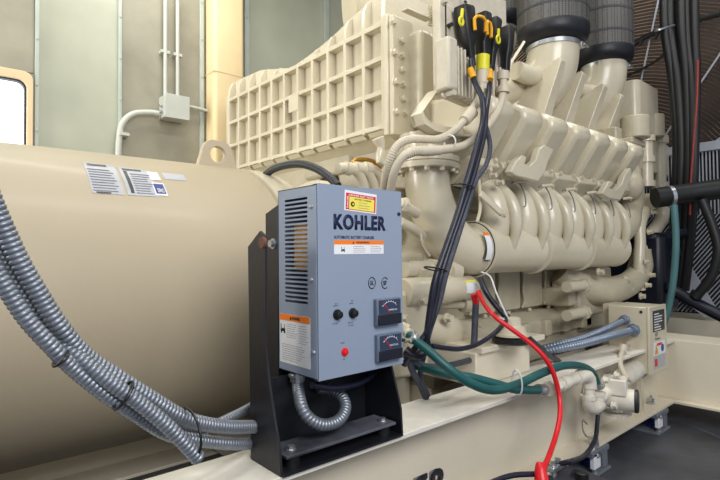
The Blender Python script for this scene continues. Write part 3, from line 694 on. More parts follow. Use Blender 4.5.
arc_label('starter_label',sx1+.0,sx1+.07,.0515,150,200,'white');arc_label('starter_label_band',sx1+.0,sx1+.07,.0522,140,152,'label_yellow')
b=B();b.cyl(P(395,326,'Y',1.34),P(452,331,'Y',1.30),.062,n=28);b.cyl(P(450,331,'Y',1.3),P(468,332,'Y',1.29),.05,n=24);part('starter_motor',b,'beige')
b=B();b.cyl(P(435,303,'Y',1.33),P(465,304,'Y',1.3),.022);b.cyl(P(462,304,'Y',1.3),P(470,304,'Y',1.29),.034,n=20);part('solenoid',b,'beige')
b=B();b.cyl(P(404,270,'Y',1.32),P(448,271,'Y',1.30),.030,n=20);b.cyl(P(414,270,'Y',1.31),P(424,270,'Y',1.31),.040,n=6);b.cyl(P(430,270,'Y',1.31),P(434,270,'Y',1.31),.044,n=20);b.cyl(P(446,271,'Y',1.3),P(455,271,'Y',1.3),.046,n=20);part('oil_line_union',b,'beige')
b=B();b.tube(PP([(410,205,'Y',1.5),(417,225,'Y',1.5),(420,250,'Y',1.5),(414,268,'Y',1.5),(404,290,'Y',1.5)]),.11,n=24,radii=[.08,.09,.12,.13,.11]);part('oil_filter_body',b,'beige_cast')
b=B();b.box((1.30,1.38,.55),(1.56,1.8,1.0));part('flywheel_cover',b,'beige_cast',.02)
b=B();b.box((1.20,1.26,.55),(1.44,1.5,.86));part('starter_bracket',b,'beige',.015)
for u,v in ((402,318),(420,300),(404,338),(446,318)):
    p=P(u,v,'Y',1.24);b=B();b.hexb(p,-Y_,.014,.03);part('bolt',b,'beige')
b=B();b.tube(PP([(400,203,'Y',1.3),(407,208,'Y',1.3),(416,213,'Y',1.32)]),.022,n=12);b.cyl(P(402,204,'Y',1.3),P(405,206,'Y',1.3),.03,n=6);part('hose_fitting',b,'beige')
b=B();b.tube(PP([(400,222,'Y',1.32),(412,228,'Y',1.32),(422,236,'Y',1.34)]),.02,n=12);part('hose_fitting',b,'beige')
b=B();b.tube(PP([(421,233,'Y',1.28),(423,245,'Y',1.28),(430,256,'Y',1.28)]),.005,n=6);part('wire_lead',b,'beige')
# strap with bolt, drip pipe
b=B();a_=P(480,193,'Y',1.18);c_=P(502,214,'Y',1.16);d=(c_-a_).normalized();b.obox((a_+c_)/2,d,Y_,d.cross(Y_),(c_-a_).length/2,.006,.014);part('strap',b,'beige',.004)
b=B();b.hexb(c_-Y_*.006,-Y_,.012,.014);part('bolt',b,'beige')
b=B();b.tube(PP([(479,180,'Y',1.22),(480,195,'Y',1.2),(480,210,'Y',1.2),(477,222,'Y',1.2)]),.007,n=8);part('drip_pipe',b,'beige')
for k,(u,v) in enumerate(((485,170),(490,176),(497,183),(503,178))):
    p=P(u,v,'Y',1.2);b=B();b.hexb(p,-Y_,.011,.03);part('bolt',b,'beige')
# hook-shaped lifting brackets beside covers
def hook(x,y,z,s):
    pr=[(0,.10),(-.02,.03),(0,-.03),(.05,-.07),(.13,-.05),(.17,.02),(.19,.12),(.15,.14),(.13,.07),(.10,.03),(.06,.03),(.04,.06),(.05,.11)]
    b=B();b.prism([(x+a*s,z+c*s) for a,c in pr],'Y',y-.02,y+.02);part('lifting_bracket',b,'beige',.008)
def hookpx(px,ox,oy,k,y):
    pr=[]
    for a,c in px: p=P(ox+a/k,oy+c/k,'Y',y);pr.append((p.x,p.z))
    b=B();b.prism(pr,'Y',y,y+.035);part('lifting_bracket',b,'beige',.005)
hookpx([(225,80),(250,88),(240,125),(265,138),(300,105),(318,45),(345,25),(395,50),(362,120),(350,165),(312,222),(250,205),(190,190),(165,168),(195,112)],480,140,5.33,1.13)
hookpx([(265,110),(288,125),(265,150),(298,160),(330,130),(345,85),(378,40),(385,80),(355,155),(322,215),(262,203),(225,178)],560,160,5.33,1.13)
# triangular gussets
for i,(u0,v0,u1,v1) in enumerate(((562,60,545,127),(580,72,570,134),(603,85,590,140),(620,95,608,150))):
    t=P(u0,v0,'Y',1.30);q=P(u1,v1,'Y',1.37);x=(t.x+q.x)/2
    poly=[(1.41,1.58),(1.395,1.66),(1.275,t.z-.02),(1.285,t.z),(1.315,t.z-.01),(1.56,1.86),(1.58,1.80),(1.47,1.66),(1.47,1.58)]
    b=B()
    A=[];Bv=[]
    for (y,z) in poly:
        hw=.048-.026*max(0,(z-1.65)/.4);A.append(b.bm.verts.new((x-hw,y,z)));Bv.append(b.bm.verts.new((x+hw,y,z)))
    b.bm.faces.new(A);b.bm.faces.new(Bv[::-1])
    for k in range(len(poly)): j=(k+1)%len(poly);b.bm.faces.new((A[k],Bv[k],Bv[j],A[j]))
    part('support_gusset',b,'beige',.004)
# air intake elbows below filters
FI=[(2.68,1.40,2.16),(3.33,1.40,2.20)]
for x,y,z in FI:
    b=B();b.tube([(x,y,z+.03),(x,y,z-.04),(x+.0,y+.03,z-.15),(x-.02,y+.12,z-.26),(x-.03,y+.25,z-.31),(x-.03,y+.42,z-.32)],.13,n=28,radii=[.135,.14,.145,.13,.11,.105]);part('intake_elbow',b,'beige')
    b=B();b.tube([(x-.06,y+.02,z-.18),(x-.2,y+.03,z-.21),(x-.30,y+.05,z-.20)],.05,n=16);part('intake_branch',b,'beige')
b=B();b.tube(PP([(480,60,'Y',1.75),(492,75,'Y',1.7),(500,95,'Y',1.65),(512,110,'Y',1.6)]),.13,n=24,radii=[.12,.14,.12,.10]);part('turbocharger_housing',b,'beige')
b=B();b.tube(PP([(478,96,'Y',1.5),(500,92,'Y',1.55),(525,84,'Y',1.6)]),.085,n=24);part('turbocharger_pipe',b,'beige')
b=B();p=P(518,72,'Y',1.45);b.cyl(P(500,80,'Y',1.42),P(524,42,'Y',1.42),.008,n=8);part('dipstick_tube',b,'beige')
b=B();b.cyl((1.9,2.1,1.9),(3.5,2.1,1.9),.16);part('exhaust_duct',b,'beige_cast')
# crank breather box at right
b=B();b.prism(rrect(3.57,1.28,3.97,1.52,.05),'Z',1.80,2.14);part('breather_box',b,'beige',.008)
b=B();b.box((3.45,1.30,1.66),(3.62,1.48,1.80));part('breather_bracket',b,'beige_cast',.012)
b=B();p=P(635,125,'Y',1.25);b.cyl(p-Z_*.09,p+Z_*.05,.085,n=20);b.box(p+Vector((-.1,-.02,-.13)),p+Vector((.12,.1,-.09)));part('breather_canister',b,'beige_cast',.008)
b=B();p=P(655,125,'Y',1.3);b.cyl(p-Z_*.09,p+Z_*.07,.06,n=20);part('breather_canister',b,'beige_cast',.008)
b=B();b.box(P(617,163,'Y',1.3),P(640,150,'Y',1.5));part('front_bracket',b,'beige_cast',.01)
b=B();b.box((3.1,1.36,1.0),(3.36,1.9,1.75));part('front_housing',b,'beige_cast',.03)
# ================================================================== INTERCOOLER
ic=thing('intercooler',(1.7,2.2,1.5),'wide cream intercooler with a grid of square ribs facing the barrel','intercooler')
fx=1.50;yA,yB=1.556,3.0
def cz(y,row): # rows 0..3 bottom to top, straight
    return 1.545+row*.150
topP=[(237,80),(257,71),(287,69),(303,58),(317,47),(330,36),(344,22),(357,10),(370,-2),(384,-10)]
tops=[(p.y,p.z) for p in PP(topP,'X',fx+.02)]
tops.sort()
def ztop(y):
    if y<=tops[0][0]: return tops[0][1]
    for i in range(len(tops)-1):
        if tops[i][0]<=y<=tops[i+1][0]:
            t=(y-tops[i][0])/(tops[i+1][0]-tops[i][0]);return tops[i][1]*(1-t)+tops[i+1][1]*t
    return tops[-1][1]
zr=[cz(0,k) for k in range(4)]
prof=[(yA,zr[0]+.01),(yA,ztop(yA)+.02)]+[(y,z+.012) for y,z in tops if yA<y<yB]+[(yB,ztop(yB)+.01),(yB,zr[0]+.01)]
b=B();b.prism(prof,'X',fx+.045,fx+.5)
NC=11;ys=[yA+(yB-yA)*i/NC for i in range(NC+1)]
for i,y in enumerate(ys):
    w=.009 if 0<i<NC else .013
    zt=max(ztop(y)-.01,zr[3]+.02)
    # vertical rib, rounded at the top where it meets the hood
    zt+=.03;b.prism([(fx,zr[0]-.015),(fx,zr[3]),(fx+.006,zt-.07),(fx+.025,zt-.025),(fx+.06,zt),(fx+.09,zt),(fx+.09,zr[0]-.015)],'Y',y-w,y+w)
for k in range(4): b.box((fx+.001,yA,zr[k]-.010),(fx+.06,yB,zr[k]+.010))
# scalloped bottom pockets
for i in range(NC):
    y0=ys[i]+.012;y1=ys[i+1]-.012
    b.prism([(fx+.03,zr[0]-.03),(fx+.012,zr[0]-.012),(fx+.05,zr[0]+.01),(fx+.06,zr[0]-.03)],'Y',y0,y1)
obj('ribbed_housing',b,'beige',ic,bev=.005)
b=B();b.prism([(fx+.03,1.53),(fx+.6,1.53),(fx+.6,1.24),(fx+.5,1.24)],'Y',yA,yB-.1);obj('lower_duct',b,'beige',ic,bev=.02)
b=B();b.box((fx-.006,yB-.01,1.53),(fx+.4,yB+.02,2.02));obj('end_flange',b,'beige',ic,bev=.004)
b=B();b.box((fx-.008,yA-.035,1.50),(fx+.13,yA-.008,2.02));obj('end_flange',b,'beige',ic,bev=.004)
b=B();b.box((fx+.0,yA-.062,1.50),(fx+.125,yA-.037,2.01));obj('cover_plate',b,'beige',ic,bev=.004)
b=B();b.box((fx+.10,yA-.13,1.54),(fx+.27,yA-.03,1.96));obj('end_cap',b,'beige',ic,bev=.022,bseg=3)
for u,v in ((392.5,22),(401,41),(393.5,52.5),(401,56),(401,70),(395,82),(402,84.5),(402,99),(395.5,112),(404,113),(417,112)):
    p=P(u,v,'Y',yA-.062);b=B();b.hexb(p,-Y_,.0125,.02);obj('bolt',b,'beige',ic)
b=B();p=P(293.5,103,'X',fx-.002);b.box((fx-.004,p.y-.045,p.z-.045),(fx,p.y+.045,p.z+.045));obj('blank_plate',b,'beige',ic)
b=B();pts=PP([(370,-8),(395,-2),(420,2),(445,5)],'Y',1.75);b.tube([Vector((1.6,1.9,2.25)),Vector((1.8,1.8,2.27)),Vector((2.1,1.75,2.25))],.16,n=28);obj('outlet_duct',b,'beige',ic)
b=B();b.tube(PP([(352,165,'Y',1.6),(356,160,'Y',1.6),(372,161,'Y',1.6),(380,168,'Y',1.62)]),.01);obj('drain_tube',b,'brass',ic,label='small brass tube')
b=B();b.tube(PP([(378,138,'Y',1.45),(381,148,'Y',1.45),(379,160,'Y',1.45),(386,165,'Y',1.45)]),.018,n=12,radii=[.026,.016,.016,.012]);obj('drain_elbow',b,'beige',ic)
# bracket plate with spring between cooler and control unit
b=B();_q=[P(408,26,'Y',1.3),P(432,18,'Y',1.3)];b.box((_q[0].x,1.30,_q[1].z-.006),(_q[1].x,1.335,_q[1].z));obj('stay_bracket',b,'beige',ic,bev=.003)
c=P(431.5,25,'Y',1.31);b=B();b.tube([c+Vector((.012*math.cos(t),.012*math.sin(t),t*.0016)) for t in [k*.6 for k in range(80)]],.003,n=6,step=.005);obj('spring',b,'beige',ic)
# ================================================================== ENGINE CONTROL UNIT
EY=1.22
ec_=thing('engine_control_unit',(1.7,EY+.04,1.6),'finned cast control unit with black plugs beside the intercooler','control unit')
tl,bl=P(436,-6,'Y',EY),P(437,86,'Y',EY)
b=B();b.prism([(1.475,1.60),(1.475,2.06),(1.93,2.10),(1.93,1.62),(1.80,1.575)],'Y',EY,EY+.035);obj('mounting_plate',b,'ecu_cast',ec_,bev=.004)
b=B();b.box((1.468,EY-.03,1.635),(1.482,EY+.03,2.06));obj('plate_lip',b,'beige',ec_,bev=.003)
b=B()
_a=P(441,86,'Y',EY-.03);_c=P(508,104,'Y',EY-.03)
b.box((_a.x,EY-.03,1.615),(_c.x,EY,1.93))
for i in range(15):
    u=455+i*3.55;q0=P(u,88+(u-440)*.36,'Y',EY-.075);q1=P(u,44+(u-455)*.5,'Y',EY-.075)
    b.box((q0.x,EY-.075,q0.z),(q0.x+.008,EY-.028,max(q1.z,q0.z+.12)))
obj('finned_case',b,'ecu_cast',ec_,bev=.002)
b=B();q0=P(448,88,'Y',EY-.08);q1=P(455,38,'Y',EY-.08);b.box((q0.x,EY-.085,q0.z),(q1.x+.012,EY-.02,q1.z));obj('end_block',b,'ecu_cast',ec_,bev=.010)
b=B()
for i in range(10): b.box((1.587,EY-.036,1.875+i*.0135),(1.60,EY-.029,1.882+i*.0135))
obj('connector_teeth',b,'label_dark',ec_)
for u,v in ((443,1),(460,77),(470,82),(444,95),(478,102)):
    p=P(u,v,'Y',EY-.03);b=B();b.hexb(p+Y_*.0,-Y_,.013,.05 if v>70 else .02);obj('bolt',b,'ecu_cast',ec_)
b=B();p=P(448,26,'Y',EY-.03);b.cyl(p,p-Y_*.02,.008,n=8);obj('stud',b,'label_dark',ec_)
# curved cradle bracket beneath
cr=[(437,91),(427,105),(421.5,113),(425,124),(436,131),(458,136),(488,137)]
q=PP(cr,'Y',1.215);
b=B()
inn=[p+Vector((.012,0,.012)) for p in q]
ol=[(p.x,p.z) for p in q];il=[(p.x+.01,p.z+.010) for p in q][::-1]
b.prism(ol+il,'Y',1.215,1.27);obj('cradle_bracket',b,'beige',ec_,bev=.003)
_n=[(a+(.05 if k<3 else .02),c+.045) for k,(a,c) in enumerate(ol[1:])][::-1];b=B();b.prism(ol[1:]+_n,'Y',1.255,1.27);obj('cradle_plate',b,'beige',ec_,bev=.003)
# plugs
def plug(name,top,bot,w0,w1,lab,lock,lockm,lside):
    y=EY-.07;a=P(*top,'Y',y);c=P(*bot,'Y',y);t=thing(name,tuple(c),lab,'electrical plug','black plugs on the engine control unit')
    d=(a-c).normalized();sx=d.cross(Y_)
    if sx.x<0: sx=-sx
    L=(a-c).length
    b=B();rs=[]
    for h,w,dp in ((0,w1,.016),(L*.32,w1*1.1,.018),(L*.48,w0*.92,.026),(L*.96,w0,.030),(L,w0*.94,.027)):
        m_=c+d*h;rr=[]
        for k in range(16):
            an=2*math.pi*k/16;ca,sa=math.cos(an),math.sin(an);e_=.4
            rr.append(m_+sx*(w/2*math.copysign(abs(ca)**e_,ca))+Y_*(dp*math.copysign(abs(sa)**e_,sa)))
        rs.append(rr)
    b.rings(rs);obj('plug_body',b,'black_rubber' if name=='electrical_plug' else 'navy_rubber',t)
    if lock:
        b=B();l0=P(*lock[0],'Y',y-.04);l1=P(*lock[1],'Y',y-.04)
        if lside=='ring':
            dd=(l1-l0).normalized();b.tube([l0,l0.lerp(l1,.62)],.006,n=8)
            rc=l0.lerp(l1,.82);b.tube([rc+Vector((.011*math.cos(k*.45),0,.014*math.sin(k*.45))) for k in range(15)],.0045,n=8,step=.004)
        else:
            b.tube([l0-Z_*.05,l0,l1,l1-Z_*.05],.0065,n=8)
        obj('locking_tab',b,lockm,t)
    return t
plug('electrical_plug',(464,7),(471,66),.072,.030,'large black plug with yellow ring tab, leftmost on the control unit',((462.5,9),(461,24)),'yellow','ring')
plug('electrical_plug',(483,14),(485,58),.048,.050,'black plug under an orange bracket lock, second from left on control unit',((475,17),(485,19)),'orange_lock','arch')
plug('electrical_plug',(494,20),(490,70),.044,.026,'slim black plug with a yellow lock, third from left on control unit',((487,22),(491,25)),'orange_lock','arch')
plug('electrical_plug',(507,28),(505,72),.044,.030,'rightmost black plug with small yellow clip on the control unit',((498.5,29),(498,42)),'yellow','ring')
# ---- harness conduits and cables from the plugs
b=B();b.corr(PP([(482,78,'Y',1.13),(479,97,'Y',1.12),(468,115,'Y',1.12),(455,130,'Y',1.13),(438,139,'Y',1.15),(412,139,'Y',1.17),(398,145,'Y',1.18),(390,160,'Y',1.2),(385,180,'Y',1.25),(384,196,'Y',1.3)]),.0145,pitch=.008,amp=.14,n=12)
b.cyl(P(482.5,71,'Y',1.13),P(482,84,'Y',1.13),.024);b.cyl(P(482,84,'Y',1.13),P(481.5,90,'Y',1.13),.021);b.cyl(P(472,112,'Y',1.12),P(464,121,'Y',1.12),.024,.021)
tag(obj('harness_conduit',b,'flex_beige'),'ribbed beige wiring conduit passing behind the black cables above elbow','conduit','beige wiring conduits above the elbow')
b=B();b.tube(PP([(503,74,'Y',1.13),(503,92,'Y',1.12),(497,112,'Y',1.11),(482,132,'Y',1.11),(465,145,'Y',1.12),(440,150,'Y',1.13),(415,151,'Y',1.15),(402,157,'Y',1.17),(394,172,'Y',1.2),(390,195,'Y',1.25)]),.0155,n=14)
b.cyl(P(503,72,'Y',1.13),P(503,80,'Y',1.13),.024);b.cyl(P(503,87,'Y',1.12),P(503,93,'Y',1.12),.026)
b.corr(PP([(440,150.2,'Y',1.128),(425,151.2,'Y',1.138),(415,151.2,'Y',1.148),(405,155,'Y',1.165)]),.0175,pitch=.008,amp=.14,n=12)
tag(obj('harness_conduit',b,'flex_beige'),'smooth beige wiring conduit sweeping left from the rightmost plug','conduit','beige wiring conduits above the elbow')
b=B();p0,p1=P(483,56,'Y',1.13),P(482.5,71,'Y',1.13);b.cyl(p0,p1,.0255,n=24);tag(obj('plug_sleeve',b,'yellow'),'yellow printed sleeve below the second plug','sleeve')
def cable(pts,r,m,lab,cat='cable',grp=None,name='cable',n=10,dflt=None):
    b=B();b.tube(PP(pts),r,n=n);return tag(obj(name,b,m),lab,cat,grp)
cable([(471,60,'Y',1.13),(474,80,'Y',1.10),(482,98,'Y',1.07),(483,120,'Y',1.06),(477,145,'Y',1.05),(467,180,'Y',1.05),(457,215,'Y',1.05),(445,250,'Y',1.05),(435,280,'Y',1.05),(430,310,'Y',1.06),(427,340,'Y',1.07),(432,356,'Y',1.09)],.0105,'cable_black','thick black cable from leftmost plug, passing across the elbow pipe',grp='black cables crossing the elbow pipe')
cable([(490,66,'Y',1.13),(489,90,'Y',1.10),(486,112,'Y',1.07),(484,135,'Y',1.06),(475,170,'Y',1.055),(464,205,'Y',1.05),(452,240,'Y',1.05),(441,275,'Y',1.05),(435,305,'Y',1.06),(428,330,'Y',1.07),(412,352,'Y',1.1),(404,365,'Y',1.13)],.0100,'cable_black','thick black cable from third plug, passing across the elbow pipe',grp='black cables crossing the elbow pipe')
cable([(484,120,'Y',1.10),(490,145,'Y',1.10),(486,165,'Y',1.09),(476,180,'Y',1.07),(468,205,'Y',1.07),(457,240,'Y',1.07),(446,275,'Y',1.07),(440,300,'Y',1.08),(430,330,'Y',1.1),(425,352,'Y',1.12),(420,375,'Y',1.14),(428,396,'Y',1.14)],.009,'cable_grey','dark grey cable tied right of the black ones over the elbow pipe',grp='black cables crossing the elbow pipe')
for (u,v),(u2,v2) in (((470.0,69),(473.5,78)),((489.5,71),(489.8,80))):
    b=B();b.cyl(P(u,v,'Y',1.115),P(u2,v2,'Y',1.10),.0128,n=14);tag(obj('cable_marker',b,'orange_lock'),f'orange wire marker band on the black cable below the {"leftmost" if u<480 else "third"} plug','wire marker','orange wire markers')
for i,(a_,c_) in enumerate((((461,183),(479,188)),((434,267),(452,272)))):
    tie(a_,c_,0,1.03,('upper' if i==0 else 'lower')+' black tie binding the cables across the elbow pipe',dep=.06)
tie((456,148),(455,134),0,1.10,'pale tie around the two beige conduits above the elbow','tie_white',dep=.05)
# black corrugated conduit arcing over bell housing
b=B();b.corr(PP([(262,178),(272,170),(285,165.5),(300,164),(315,168),(328,176),(338,186)],'X',1.13),.016,pitch=.012,amp=.12,n=12,sub=4)
tag(obj('flexible_conduit',b,'flex_dark'),'dark grey flexible conduit arching over the housing behind the charger','conduit')
for i,(du,lab) in enumerate(((0,'front'),(11,'middle'),(22,'rear'))):
    b=B();b.tube(PP([(338+du,168+i,'Y',1.5),(346+du*.9,168,'Y',1.5),(357+du*.9,172,'Y',1.5),(364+du*.9,186,'Y',1.5),(366+du*.9,205,'Y',1.5)]),.02,n=12)
    b.cyl(P(345+du*.9,168,'Y',1.5),P(350+du*.9,169,'Y',1.5),.027,n=12)
    tag(obj('coolant_line',b,'beige'),{'front':'leftmost','middle':'middle','rear':'rightmost'}[lab]+' of three small cream pipes curving down behind charger top','pipe','small cream pipes behind charger')
# ================================================================== AIR FILTERS
def afilter(x,y,z,r,lab):
    t=thing('air_filter',(x,y,z),lab,'air filter','round mesh air filters above the engine')
    b=B();b.lathe((x,y,z+.05),Z_,[(0,r*.96),(.004,r),(.9,r),(.91,r*.9)],n=48);obj('mesh_sleeve',b,'screen_mesh',t)
    b=B();b.lathe((x,y,z),Z_,[(-.012,r*.72),(0,r*.84),(.012,r*.94),(.04,r*1.0),(.068,r*1.012),(.08,r*1.004)],n=48);obj('rubber_end',b,'navy_rubber',t)
    b=B();b.lathe((x,y,z-.034),Z_,[(0,r*.735),(0,r*.76),(.022,r*.76),(.022,r*.735)],n=40);obj('hose_clamp',b,'zinc',t)
    b=B();d=Vector((.45,-.89,0));c=Vector((x,y,z-.023))+d*r*.78;b.box(c-Vector((.022,.01,.012)),c+Vector((.022,.01,.014)));b.cyl(c+Vector((.0,-.01,0)),c+Vector((.05,-.01,0)),.007,n=6);obj('clamp_screw',b,'zinc',t)
    for k in (0,): 
        b=B();b.box((x-.003,y-r-.002,z+.09),(x+.003,y-r+.004,z+.9));obj('seam',b,'label_dark',t)
    b=B()
    for h in (.16,.30,.44): b.lathe((x,y,z+h),Z_,[(0,r+.0005),(0,r+.002),(.012,r+.002),(.012,r+.0005)],n=40)
    obj('band',b,'filter_paper',t)
afilter(2.68,1.40,2.16,.192,'nearer big dark mesh air filter on a cream elbow')
afilter(3.33,1.40,2.20,.180,'farther dark mesh air filter, right of the nearer one')
p=P(498,30,'Y',2.2);afilter(p.x,2.2,p.z+.0,.2,'dark air filter mostly hidden behind the black plugs')
b=B();b.tube([(p.x,2.2,p.z+.02),(p.x,2.2,p.z-.12),(p.x-.05,2.3,p.z-.3),(p.x-.05,2.4,1.6)],.13,n=24);obj('far_intake_elbow',b,'beige',en)
# ================================================================== CONTROL CABINET (near lower right)
cb=thing('control_cabinet',(2.8,1.05,.38),'small cream control cabinet with stickers at the rail end','control cabinet')
kx0=P(649,308,'Y',.95).x;kx1=P(665.5,305,'Y',.95).x;kz0=.385;kz1=.715
ky1=P(608,306,'X',kx0).y
b=B();b.box((kx0,.96,kz0),(kx1,ky1,kz1));obj('enclosure',b,'beige',cb,bev=.004)
b=B();b.box((kx0-.004,.948,kz0-.004),(kx1+.004,.962,kz1+.004));d=obj('door',b,'beige',cb,bev=.004)
for zf0,zf1,m in ((.62,.94,'label_dark'),(.26,.46,'white'),(.06,.25,'label_grey')):
    b=B();b.box((kx0+.04,.9465,kz0+(kz1-kz0)*zf0),(kx1-.03,.948,kz0+(kz1-kz0)*zf1));obj('sticker',b,m,d)
b=B()
for i in range(7): b.box((kx0+.055,.9455,kz0+.33*(.64+.04*i)),(kx0+.055+random.uniform(.06,.11),.9466,kz0+.33*(.655+.04*i)))
obj('sticker_print',b,'white',d)
b=B();w_=kx1-kx0;v0=kz0+.33*.28;vs=[b.bm.verts.new((kx0+.05,.9455,v0)),b.bm.verts.new((kx0+.10,.9455,v0)),b.bm.verts.new((kx0+.075,.9455,v0+.05))];b.bm.faces.new(vs);obj('warning_triangle',b,'orange_lock',d,flat=True)
b=B();b.box((kx0+.085,.9455,kz0+.33*.40),(kx0+.15,.9466,kz0+.33*.44));obj('sticker_band',b,'label_red',d)
b=B();b.lathe((kx1-.07,.9466,kz0+.33*.35),-Y_,[(0,.02),(.001,.02)],n=16);obj('round_mark',b,'blue',d)
b=B();b.box((kx0+.05,.9455,kz0+.33*.10),(kx0+.085,.9466,kz0+.33*.21));obj('sticker_mark',b,'label_red',d)
text('handwriting','HT',(kx0+.07,.9475,kz0+.33*.545),X_,Z_,.035,.02,'label_dark',d);text('handwriting','P-Norm',(kx0+.065,.9475,kz0+.33*.49),X_,Z_,.07,.012,'label_dark',d)
b=B();p=P(641,312,'X',kx0);b.lathe(p,-X_,[(0,.008),(.004,.007)],n=10);obj('screw',b,'label_dark',cb)
b=B();b.box((kx0+.02,1.0,LZ),(kx0+.05,1.02,kz0+.05));obj('support_leg',b,'beige',cb)
b=B();b.box((kx0+.05,ky1-.01,.3),(kx0+.2,ky1+.05,kz1));obj('back_bracket',b,'beige',cb,bev=.004)
for k,(pt_,lab,r_) in enumerate((([(629,319,'Y',1.06),(610,327,'Y',1.06),(585,337,'Y',1.1),(562,343,'Y',1.14),(540,349,'Y',1.2)],'upper of two blue-grey conduits entering the cream cabinet',.0155),([(630,331,'Y',1.02),(610,336,'Y',1.04),(585,343,'Y',1.08),(562,348,'Y',1.12),(545,352,'Y',1.16)],'lower thicker blue-grey conduit entering the cream cabinet',.0195))):
    b=B();pts=PP(pt_);q=pts[0];pts=[Vector((kx0-.004,q.y,q.z))]+pts[1:];b.corr(pts,r_,pitch=.015,amp=.22);tag(obj('flexible_conduit',b,'flex_blue'),lab,'conduit','blue-grey conduits into the cabinet')
    q=pts[0];t=thing('conduit_fitting',tuple(q),('upper' if k==0 else 'lower')+' metal fitting where blue-grey conduit enters the cabinet','conduit fitting','conduit fittings on the cabinet')
    b=B();b.lathe(q+X_*.004,-X_,[(0,r_*1.45),(.02,r_*1.45),(.022,r_*1.2),(.05,r_*1.2)],n=18);obj('collar',b,'flex_blue',t)
    b=B();b.cyl(q-X_*.008,q-X_*.016,r_*1.7,n=8);obj('locknut',b,'flex_blue',t)
# ================================================================== COOLANT HEATER / PUMP AND PIPING
pu=thing('coolant_pump',(2.2,.93,.3),'cream circulation pump motor with black grille end beside the cabinet','pump')
a_=P(612,392,'Y',.95);c_=P(632,398,'Y',.88)
d=Vector((.30,-.95,0)).normalized();c=P(638,401.5,'Y',.86)
b=B();b.lathe(c-d*.16,d,[(0,.03),(.02,.042),(.05,.048),(.15,.048)],n=28);obj('motor',b,'pipe_cream',pu)
b=B();b.lathe(c-d*.012,d,[(0,.049),(.012,.049),(.016,.043)],n=28);obj('end_grille',b,'label_dark',pu,label='black fan grille')
b=B();m_=c-d*.09+Z_*.058;b.obox(m_,d,Z_.cross(d),Z_,.05,.05,.035);obj('terminal_box',b,'pipe_cream',pu,bev=.006)
b=B();b.cyl(P(622,388,'Y',.98),P(652,372,'Y',.98),.05,n=24) if False else b.cyl((c-d*.1)+Vector((.05,.05,.02)),(c-d*.1)+Vector((.5,.07,.05)),.048,n=24)
obj('heater_tube',b,'pipe_cream',pu)
b=B();q=(c-d*.1);b.cyl(q+Vector((.46,.068,.047)),q+Vector((.50,.07,.05)),.054,n=24);obj('heater_cap',b,'label_grey',pu)
b=B();q=c-d*.16;b.lathe(q,-d,[(0,.04),(.02,.055),(.05,.05),(.06,.02)],n=20);b.tube([q-d*.03,P(605,392,'Y',.97),P(598,398,'Y',.96)],.028,n=14);obj('pump_volute',b,'pipe_cream',pu)
for u,v in ((604,380),(615,375),(612,405),(618,409)):
    p=P(u,v,'Y',.93);b=B();b.hexb(p,-Y_,.012,.02);obj('bolt',b,'pipe_cream',pu)
b=B();b.tube([P(606,408,'Y',.93),P(622,413,'Y',.93)],.006);b.ball(P(623,414,'Y',.93),.012);obj('drain_valve',b,'zinc',pu)
b=B();b.box(Vector((c.x-.05,c.y+.04,c.z-.075)),Vector((c.x+.04,1.02,c.z-.065)));obj('bracket',b,'pipe_cream',pu)
# white flexible lead from cabinet to pump
b=B();q=P(626,344,'X',kx0-.03);b.cyl(Vector((kx0,q.y,q.z)),q,.014);b.tube([q]+PP([(622,352,'Y',1.0),(620,363,'Y',.97),(624,374,'Y',.93),(631,380,'Y',.91)]),.013,n=12);b.cyl(P(624,346,'Y',1.0),P(622,352,'Y',1.0),.018,n=8)
tag(obj('cable',b,'flex_beige'),'short cream lead curving from the cabinet down to the pump','cable')
pip=thing('pipe_assembly',tuple(P(590,405,'Y',.92)),'cream painted pipe elbow and tee joining the green hoses','pipe fitting')
def fitp(name,pts,r,m='pipe_cream',n=18,radii=None):
    b=B();b.tube(PP(pts),r,n=n,radii=radii);return obj(name,b,m,pip)
fitp('pipe',[(552,388,'Y',.92),(580,377,'Y',.92)],.020)
b=B();b.cyl(P(549,388.8,'Y',.92),P(556,386.2,'Y',.92),.027,n=8);obj('union_nut',b,'pipe_cream',pip)
b=B();b.cyl(P(561,384,'Y',.92),P(566,382,'Y',.92),.025,n=18);obj('coupling',b,'pipe_cream',pip)
fitp('elbow',[(576,378.5,'Y',.92),(584,375,'Y',.92),(589,379,'Y',.92),(589.5,388,'Y',.92)],.026)
fitp('pipe',[(589.5,386,'Y',.92),(589,400,'Y',.92)],.020)
fitp('elbow',[(588,396,'Y',.92),(588,404,'Y',.92),(593,409,'Y',.92),(600,405,'Y',.925)],.023)
fitp('tee',[(598,392,'Y',.93),(598,408,'Y',.93)],.024)
b=B();b.cyl(P(598,391,'Y',.93),P(598,395,'Y',.93),.029,n=20);obj('collar',b,'pipe_cream',pip)
b=B();b.cyl(P(588.5,395.5,'Y',.92),P(588.5,399,'Y',.92),.031,n=20);obj('collar',b,'pipe_cream',pip)
b=B();b.cyl(P(597,408,'Y',.93),P(598,413,'Y',.93),.016,n=6);obj('drain_plug',b,'zinc',pip)
